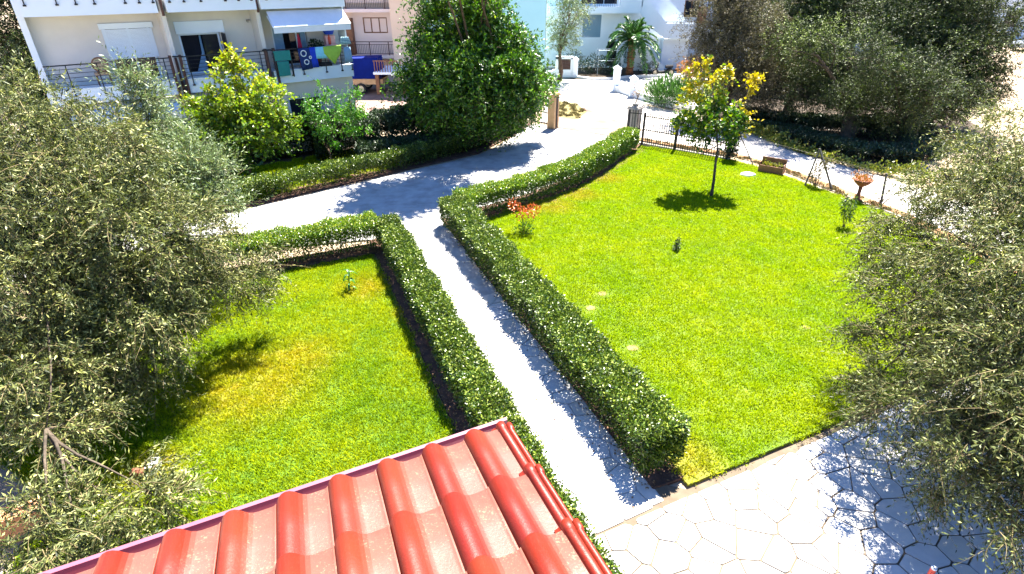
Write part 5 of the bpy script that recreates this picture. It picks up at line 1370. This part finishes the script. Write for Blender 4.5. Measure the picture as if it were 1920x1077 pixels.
LG = [(-7.55, 24.00, 2.55, 0.5), (-6.82, 24.00, 2.32, 0.5), (-8.10, 24.00, 1.99, 0.5), (-7.48, 24.00, 1.75, 0.6), (-6.61, 24.00, 2.97, 0.24), (-7.65, 24.00, 3.07, 0.24), (-8.41, 24.00, 2.54, 0.24), (-6.6, 24.2, 1.8, 0.35)]
tree('young_tree', 'small bright green tree between the yellowing tree and the dark hedge', (-7.9, 23.9, 0), 0.9, 0.05, LG, 'fresh_leaf', 'bark_brown', 0.13, 0.05, 0.4, 9,
     clusters=42, twigs_per=6, clus_r=0.12, droop=-0.1, inner=0.1, outw=1.0)
GK = [(7.00, 21.50, 3.9, 0.5), (7.26, 21.50, 3.15, 0.72), (8.0, 21.40, 2.96, 0.62), (7.69, 21.20, 2.5, 0.75), (6.75, 21.20, 2.8, 0.45), (6.25, 21.00, 2.65, 0.2), (6.9, 21.50, 4.45, 0.28), (7.86, 21.60, 4.3, 0.13), (8.84, 21.60, 3.95, 0.16), (8.35, 21.00, 2.55, 0.3), (7.1, 21.0, 2.2, 0.3)]
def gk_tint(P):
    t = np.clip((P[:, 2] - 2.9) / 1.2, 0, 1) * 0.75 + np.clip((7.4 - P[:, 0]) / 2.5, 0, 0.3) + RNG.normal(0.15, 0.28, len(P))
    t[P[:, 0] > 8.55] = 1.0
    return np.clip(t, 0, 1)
tree('lawn_tree', 'slender young tree with a yellow top standing on the right lawn', (7.62, 20.4, 0.03), 1.75, 0.062, GK, 'yellowgreen_leaf', 'bark_olive', 0.12, 0.11, 0.3, 6,
     clusters=42, twigs_per=7, clus_r=0.10, droop=0.15, inner=0.2, tint_fn=gk_tint, lean=(0.12, 0.5), bare=1, wob=0.03)
CO = [(4.24, 47.00, 4.66, 1.5), (4.08, 46.50, 2.95, 1.15), (5.01, 47.00, 5.20, 1.2), (3.64, 46.50, 3.59, 1.0), (4.6, 46.8, 6.3, 1.3)]
tree('olive_tree', 'grey olive tree between the turquoise house and the palm', (3.7, 46.6, 0), 2.0, 0.2, CO, 'olive_leaf_back', 'bark_brown', 0.15, 0.05, 0.5, 9, clusters=16, twigs_per=6, droop=0.2)
GA = [(11.14, 34.00, 5.18, 1.6), (12.52, 33.00, 5.25, 1.8), (10.9, 33.00, 3.39, 1.3), (12.57, 32.00, 3.25, 1.8), (14.24, 33.00, 3.93, 1.45), (11.6, 31.6, 2.06, 1.3), (13.86, 31.40, 2.06, 1.5), (11.8, 34.5, 7.0, 1.5)]
tree('grove_tree', 'brownish grey half dry olive at the left end of the grove', (12.4, 33.2, 0), 1.8, 0.22, GA, 'grove_leaf_brown', 'bark_olive', 0.13, 0.035, 0.55, 12, clusters=15, twigs_per=8, clus_r=0.25, droop=0.1, inner=0.4, bare=2, fill=16)
GB = [(16.76, 36.00, 5.04, 1.8), (18.55, 36.00, 5.32, 1.85), (17.57, 35.00, 3.72, 1.5), (16.28, 36.00, 4.2, 1.4), (17.5, 36.5, 6.6, 1.6), (15.4, 34.5, 2.6, 1.5)]
GG = 'olive trees of the dark grove beyond the lane'
tree('grove_tree', 'yellow green olive at the back of the grove near the top edge', (17.3, 36.0, 0), 2.0, 0.25, GB, 'grove_leaf', 'bark_olive', 0.13, 0.042, 0.55, 12, clusters=14, twigs_per=8, clus_r=0.25, droop=0.1, inner=0.4, fill=22, group=GG,
     tint_fn=lambda P: RNG.beta(3, 1.6, len(P)))
GC = [(17.06, 30.00, 3.7, 1.4), (16.21, 30.00, 3.01, 1.25), (18.18, 30.00, 2.75, 1.2), (16.82, 29.00, 2.3, 1.3), (15.14, 29.80, 2.2, 1.2), (15.07, 31.00, 2.86, 0.9), (14.7, 28.8, 4.2, 1.1), (13.9, 30.3, 4.4, 1.0), (13.7, 28.3, 4.7, 0.9)]
tree('grove_tree', 'rounded lighter olive in the middle of the grove above the thick trunk', (16.7, 28.3, 0), 1.5, 0.42, GC, 'grove_leaf', 'bark_olive', 0.12, 0.038, 0.5, 12, clusters=18, twigs_per=8, clus_r=0.2, droop=0.0, inner=0.4, fill=22, group=GG,
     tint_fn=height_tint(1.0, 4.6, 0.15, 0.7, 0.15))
GD = [(20.23, 32.00, 5.07, 1.9), (22.77, 33.00, 5.25, 2.2), (24.76, 33.00, 5.25, 2.0), (22.69, 31.00, 3.38, 1.9), (24.52, 31.00, 3.64, 1.5), (20.08, 30.00, 2.75, 1.7), (20.82, 29.00, 2.1, 1.5), (22.0, 33.5, 6.9, 2.0)]
tree('grove_tree', 'widest olive of the grove, its crown reaching the top edge on the right', (21.5, 31.0, 0), 1.8, 0.34, GD, 'grove_leaf', 'bark_olive', 0.13, 0.042, 0.55, 12, clusters=13, twigs_per=8, clus_r=0.28, droop=0.1, inner=0.3, group=GG, fill=22)
GE = [(16.9, 27.6, 2.0, 1.0), (18.82, 27.40, 1.5, 1.0), (22.3, 29.00, 1.90, 1.3), (24.2, 30.00, 2.23, 1.2), (20.5, 28.0, 2.2, 1.1), (16.9, 26.6, 3.7, 1.0), (15.6, 25.9, 4.3, 0.95), (18.2, 25.6, 3.0, 0.9), (15.6, 27.6, 2.4, 0.9), (18.6, 27.0, 3.4, 1.1)]
tree('grove_tree', 'low spreading olive at the front of the grove beside the sunlit dirt', (19.6, 28.0, 0), 0.9, 0.2, GE, 'grove_leaf', 'bark_olive', 0.12, 0.038, 0.5, 12, clusters=20, twigs_per=7, clus_r=0.25, droop=0.3, inner=0.4, group=GG, fill=28)
GH = [(28, 44, 4.5, 2.8), (32, 46, 5, 3.0), (25, 46, 5, 2.6), (30, 47, 7, 2.5), (36, 52, 5, 3)]
tree('grove_tree', 'distant olive crown behind the grove at the top right', (29, 46, 0), 2.0, 0.35, GH, 'grove_leaf', 'bark_olive', 0.2, 0.07, 0.7, 9, clusters=7, twigs_per=7, clus_r=0.3, droop=0.1, inner=0.4, group=GG, fill=7)
GI = [(20, 44, 4, 2.5), (23, 45, 5.2, 2.4), (17, 44, 4.5, 2.4), (20, 45, 6.4, 2.0)]
tree('grove_tree', 'distant olive crown behind the middle of the grove', (20, 44, 0), 2.0, 0.35, GI, 'grove_leaf', 'bark_olive', 0.2, 0.07, 0.7, 9, clusters=7, twigs_per=7, clus_r=0.3, droop=0.1, inner=0.4, group=GG, fill=7)
LT = [(-24.7, 30.0, 5.0, 1.6), (-22.9, 28.5, 4.0, 1.2), (-25.70, 30.00, 3.3, 1.6), (-23.2, 28.0, 2.2, 1.5), (-21.6, 27.0, 1.6, 1.1), (-24, 31, 7, 1.8), (-21.5, 31, 4.5, 1.3)]
tree('dark_tree', 'dark evergreen tree left of the apartment block', (-24.0, 29.5, 0), 1.5, 0.25, LT, 'grove_leaf', 'bark_brown', 0.14, 0.05, 0.5, 12, clusters=12, twigs_per=8, clus_r=0.28, inner=0.4, fill=22,
     tint_fn=lambda P: RNG.beta(1.3, 3.5, len(P)))

# palm
pa = empty('palm_tree', 'date palm with arching fronds in front of the white house', 'palm tree', (9.9, 50.0, 0))
m = MB(); prof = []
for k in range(15):
    z = k * 0.19; prof += [(0.30 + (0.05 if k % 2 else 0) + 0.05 * max(0, k - 11), z), (0.26 + 0.04 * max(0, k - 11), z + 0.1)]
m.lathe((9.9, 50.0, 0), prof, 14); m.build('trunk', 'palm_bark', pa)
for f in range(34):
    az = f * 2.39996 + random.uniform(-0.2, 0.2); el = R(78 - f * 2.9 + random.uniform(-6, 6)); L = random.uniform(2.5, 3.2)
    N = 44; u = np.linspace(0, 1, N)
    h = np.cos(el) * L * u * (1 - 0.12 * u ** 2) + 0.1; v = 2.75 + np.sin(el) * L * u - (0.9 + 0.7 * math.cos(el)) * L * 0.42 * u ** 2.1
    spine = np.column_stack([9.9 + h * math.cos(az), 50 + h * math.sin(az), np.maximum(v, 0.3)])
    tang = unit(np.gradient(spine, axis=0)); side = unit(np.cross(tang, np.array([0, 0, 1.0]) + RNG.normal(size=3) * 0.05))
    parts = []
    for sgn in (-1, 1):
        i = np.repeat(np.arange(4, N), 2); Pp = spine[i]
        D = tang[i] * 0.75 + side[i] * sgn * 0.85 + np.array([0, 0, 0.25]) + RNG.normal(size=(len(i), 3)) * 0.12 - np.array([0, 0, 1.0]) * (u[i] * 0.35)[:, None]
        ln = 0.48 * np.sin(np.clip(u[i] * 0.92 + 0.08, 0, 1) * math.pi) ** 0.5
        vv, tt, aa = leaves(Pp, D, 1.0, 0.075, RNG.beta(1.5, 2.5, len(i)))
        # scale each leaflet about its base to its place on the frond
        B4 = np.repeat(Pp, 4, 0); s4 = np.repeat(ln, 4)[:, None]
        w4 = vv - B4; Dn = np.repeat(unit(D), 4, 0); al = (w4 * Dn).sum(1, keepdims=True) * Dn
        parts.append((B4 + al * s4 + (w4 - al), tt, aa))
    fr = leaf_object('frond', parts, 'palm_leaf', pa)
    if 'kind' in fr: del fr['kind']
    m = MB(); m.tube([tuple(spine[k]) for k in (0, 10, 20, 30, 43)], [0.035, 0.028, 0.02, 0.014, 0.006], 4); m.build('spine', 'palm_leaf', fr)

# ------------------------------------------------------------------ shrubs and small plants
def bush(name, label, base, lobes, mat, ll, lw_, dens=900, cat='shrub', group=None, upb=0.3, stems=6, tint=None):
    r = empty(name, label, cat, base, group)
    Ps = []; Ds = []
    for (x, y, z, rad) in lobes:
        k = int(dens * rad * rad) + 12
        d = unit(RNG.normal(size=(k, 3))); rr = rad * RNG.random(k) ** 0.45 * (1 + 0.2 * np.sin(6 * d[:, 0] + x) * np.cos(5 * d[:, 2]))
        p = np.array([x, y, z]) + d * rr[:, None]; p[:, 2] = np.maximum(p[:, 2], 0.05)
        Ps.append(p); Ds.append(d + RNG.normal(size=(k, 3)) * 0.5 + np.array([0, 0, upb]))
    P_ = np.concatenate(Ps); D_ = np.concatenate(Ds)
    leaf_object('foliage', [leaves(P_, D_, ll, lw_, tint(P_) if tint else RNG.beta(2, 2.2, len(P_)))], mat, r)
    m = MB()
    for i in range(stems):
        x, y, z, rad = lobes[i % len(lobes)]
        e = (x + random.gauss(0, rad * 0.4), y + random.gauss(0, rad * 0.4), z + random.uniform(0, rad * 0.7))
        b = (base[0] + random.gauss(0, 0.02), base[1] + random.gauss(0, 0.02), base[2] - 0.02)
        m.tube(limb_path(b, e, 4, 0.08), [0.02, 0.016, 0.012, 0.008, 0.004] if lobes[0][3] > 0.35 else [0.010, 0.008, 0.006, 0.004, 0.002], 5)
    m.build('stems', 'bark_brown', r)
    return r
bush('agave_bush', 'dark spiky green bush beside the low white picket wall', (9.9, 37.0, 0), [(9.8, 37.0, 0.8, 0.95), (9.2, 37.6, 0.7, 0.7), (10.6, 36.6, 0.9, 0.8)], 'palm_leaf', 0.55, 0.05, 900, upb=1.2)
bush('flowering_shrub', 'orange flowering shrub against the white stairs wall', (11.9, 40.0, 0), [(11.8, 40.0, 1.9, 0.75), (12.0, 40.3, 1.2, 0.8), (12.3, 39.6, 2.4, 0.45)], 'orange_leaf', 0.13, 0.07, 900)
bush('grey_shrub', 'grey green shrub between the spiky bush and the lawn tree', (11.1, 38.0, 0), [(11.1, 38.0, 0.9, 0.9), (11.9, 37.0, 1.2, 0.9), (12.2, 35.5, 0.8, 0.9)], 'olive_leaf_back', 0.12, 0.04, 1500)
bush('rust_shrub', 'low rust coloured shrub behind the iron fence', (10.2, 30.4, 0), [(10.1, 30.3, 0.6, 0.5), (10.5, 30.0, 0.4, 0.4)], 'orange_leaf', 0.09, 0.05, 1800, tint=lambda P: 0.6 + 0.4 * RNG.random(len(P)))
bush('ivy_post', 'post wrapped in dark ivy at the right end of the iron fence', (10.0, 25.3, 0), [(10.0, 25.3, 0.3 + 0.25 * k, 0.30 + 0.05 * math.sin(k * 2)) for k in range(6)], 'dark_hedge_leaf', 0.09, 0.07, 3500, cat='ivy')
bush('red_maple_shrub', 'little shrub with red upper leaves and green base on the lawn by the corner hedge', (0.42, 17.0, 0.03), [(0.35, 17.05, 0.72, 0.24), (0.05, 17.1, 0.95, 0.18), (0.68, 17.0, 0.78, 0.22)], 'maple_leaf', 0.10, 0.042, 2200)
bush('green_shoots', 'green basal shoots under the red shrub', (0.45, 16.85, 0.03), [(0.48, 16.9, 0.24, 0.24), (0.22, 16.9, 0.15, 0.16)], 'walnut_leaf', 0.08, 0.04, 2800)
bush('dark_sapling', 'tiny dark green conifer seedling alone in the middle of the right lawn', (5.05, 15.6, 0.03), [(5.05, 15.6, 0.14, 0.12), (5.08, 15.62, 0.3, 0.08), (5.1, 15.63, 0.42, 0.035)], 'dark_hedge_leaf', 0.06, 0.02, 16000)
bush('drooping_sapling', 'drooping leafy sapling on the lawn in front of the basket planter', (11.15, 17.4, 0.03), [(11.12, 17.45, 0.75, 0.24), (11.1, 17.45, 1.0, 0.2), (11.15, 17.4, 0.5, 0.2)], 'hedge_leaf', 0.16, 0.04, 1800, upb=-0.9)
bush('rose_bush', 'straggly rose bush beside the leaning brace', (12.1, 21.5, 0), [(12.05, 21.55, 0.55, 0.25), (12.15, 21.5, 0.85, 0.2), (12.5, 21.6, 0.95, 0.2), (12.0, 21.6, 0.3, 0.18)], 'grove_leaf_brown', 0.09, 0.05, 2600, stems=9)
bush('garden_plants', 'tall dark plants in the bed left of the palm', (7.0, 50.3, 0), [(6.0, 50.0, 0.7, 0.7), (6.9, 50.2, 0.8, 0.8), (7.9, 50.4, 0.7, 0.8), (8.7, 50.4, 0.5, 0.6), (5.2, 50.6, 1.1, 0.8)], 'dark_hedge_leaf', 0.2, 0.06, 700, cat='plants', stems=12)
bush('garden_plants', 'dark plants in the bed right of the palm', (11.3, 50.6, 0), [(11.2, 50.6, 0.5, 0.6), (12.0, 50.8, 0.5, 0.5)], 'dark_hedge_leaf', 0.2, 0.06, 700, cat='plants')
sd = empty('maize_seedling', 'young plant with long arching leaves on the small left lawn', 'plant', (-4.38, 13.15, 0.03))
m = MB(); m.tube([(-4.38, 13.15, 0.0), (-4.36, 13.16, 0.4), (-4.34, 13.16, 0.66)], [0.018, 0.015, 0.008], 6); m.build('stem', 'fresh_leaf', sd)
for k in range(11):
    az = k * 2.4; b = Vector((-4.36, 13.16, 0.12 + k * 0.055)); L = random.uniform(0.2, 0.3)
    m = MB(); pts = []
    for q in range(6):
        u = q / 5; pts.append(b + Vector((math.cos(az) * L * u, math.sin(az) * L * u, 0.14 * u - 0.26 * u * u)))
    s = Vector((-math.sin(az), math.cos(az), 0))
    for q, p in enumerate(pts):
        w = 0.032 * math.sin(math.pi * (q + 0.6) / 6.2); m.v += [tuple(p - s * w), tuple(p + Vector((0, 0, -0.008))), tuple(p + s * w)]
    for q in range(5): m.f += [(q * 3, q * 3 + 1, q * 3 + 4, q * 3 + 3), (q * 3 + 1, q * 3 + 2, q * 3 + 5, q * 3 + 4)]
    m.build('leaf', 'fresh_leaf', sd)
# vine strip along the far edge of the lane
vine_line = [(12.6, 31.0), (13.8, 26.6), (15.4, 23.6), (16.6, 22.8), (17.6, 21.0)]
vr = empty('creeping_vine', 'yellow green creeping vine along the far edge of the lane', 'vine', (13.8, 26.6, 0))
Ps = []; 
for a, b in zip(vine_line[:-1], vine_line[1:]):
    k = int(math.dist(a, b) * 420); f = RNG.random((k, 1)); p = np.array(a) * (1 - f) + np.array(b) * f + RNG.normal(size=(k, 2)) * 0.18
    ht = 0.28 + 0.22 * np.sin(p[:, 0] * 4.1 + p[:, 1] * 2.3) + 0.15 * np.sin(p[:, 1] * 7)
    Ps.append(np.column_stack([p, np.abs(ht) * RNG.random(k) ** 0.7 + 0.05]))
P_ = np.concatenate(Ps)
leaf_object('foliage', [leaves(P_, RNG.normal(size=P_.shape) * 0.7 + np.array([0, 0, 0.8]), 0.13, 0.08, RNG.beta(2, 2, len(P_)))], 'vine_leaf', vr)
m = MB()
for a, b in zip(vine_line[:-1], vine_line[1:]):
    for q in range(int(math.dist(a, b) * 3)):
        u = random.random(); x = a[0] + (b[0] - a[0]) * u; y = a[1] + (b[1] - a[1]) * u
        m.tube(limb_path((x, y, 0), (x + random.gauss(0, 0.2), y + random.gauss(0, 0.2), random.uniform(0.2, 0.7)), 3, 0.1), [0.01, 0.008, 0.006, 0.003], 4)
m.build('stems', 'bark_brown', vr, kind='stuff')
hedge('dark undergrowth added for the black shade at the foot of the grove behind the vine', [(13.4, 31.2), (14.6, 28.2), (16.6, 25.2), (18.6, 25.4), (20.4, 27.6)], 1.6, 0.55, 700, 'dark_hedge_leaf', low=1.0, leaf=0.11, lw=0.06, stems=False, bot=0.02)  # added undergrowth, stands in for black shade behind the vine
hedge('dark undergrowth added to darken the sunlit grove floor around the thick trunk', [(12.8, 32.6), (15.0, 30.6), (18.0, 29.9), (21.5, 30.2)], 1.8, 0.8, 600, 'dark_hedge_leaf', low=1.0, leaf=0.12, lw=0.07, stems=False, bot=0.02)  # added to darken the grove floor where it showed bright
# fallen leaves on the beds under the hedges and along the edges of the drive
def litter(poly, n, z, parent_name='leaf_litter'):
    A = np.array(poly); lo, hi = A.min(0), A.max(0)
    P = lo + RNG.random((n * 6, 2)) * (hi - lo); P = P[in_poly(P, poly)][:n]
    D = RNG.normal(size=(len(P), 3)) * np.array([1, 1, 0.15])
    return leaves(np.column_stack([P, np.full(len(P), z)]), D, 0.055, 0.032, RNG.random(len(P)), flat=0.9)
lp_ = [litter([ab(4.6, -2.95), ab(16.9, -2.95), ab(16.9, -1.9), ab(4.6, -1.9)], 1800, 0.055), litter([ab(5.1, -5.25), ab(17.7, -5.25), ab(17.7, -4.45), ab(5.1, -4.45)], 1500, 0.055),
       litter([(-4.1, 15.2), (-3.6, 16.5), (-11.5, 12.9), (-11.3, 12.0)], 900, 0.058), litter([(-1.7, 17.5), (0.3, 18.7), (2.9, 20.9), (5.2, 24.6), (6.5, 26.9), (6.2, 28.6), (4.0, 25.0), (1.7, 21.9), (-0.6, 19.7), (-1.8, 18.7)], 1100, 0.058),
       litter([(-10.1, 18.5), (-4.8, 23.0), (-1.4, 25.8), (0.2, 29.0), (1.4, 32.2), (0.6, 32.4), (-2.6, 27), (-10.6, 19.6)], 900, 0.03), litter([ab(4.7, -4.64), ab(16.5, -4.64), ab(16.5, -2.9), ab(4.7, -2.9)], 120, 0.03)]
leaf_object('leaf_litter', lp_, 'dead_leaf', None)
# grove undergrowth
bush('undergrowth', 'dry rusty undergrowth where the grove meets the sunlit dirt', (18.9, 25.6, 0), [(18.6, 25.4, 0.2, 0.5), (19.5, 25.9, 0.2, 0.5), (20.5, 26.6, 0.3, 0.5), (21.2, 27.6, 0.4, 0.5)], 'orange_leaf', 0.1, 0.05, 700, cat='undergrowth')
print('triangles', sum(len(m.polygons) for m in bpy.data.meshes), 'objects', len(bpy.data.objects))
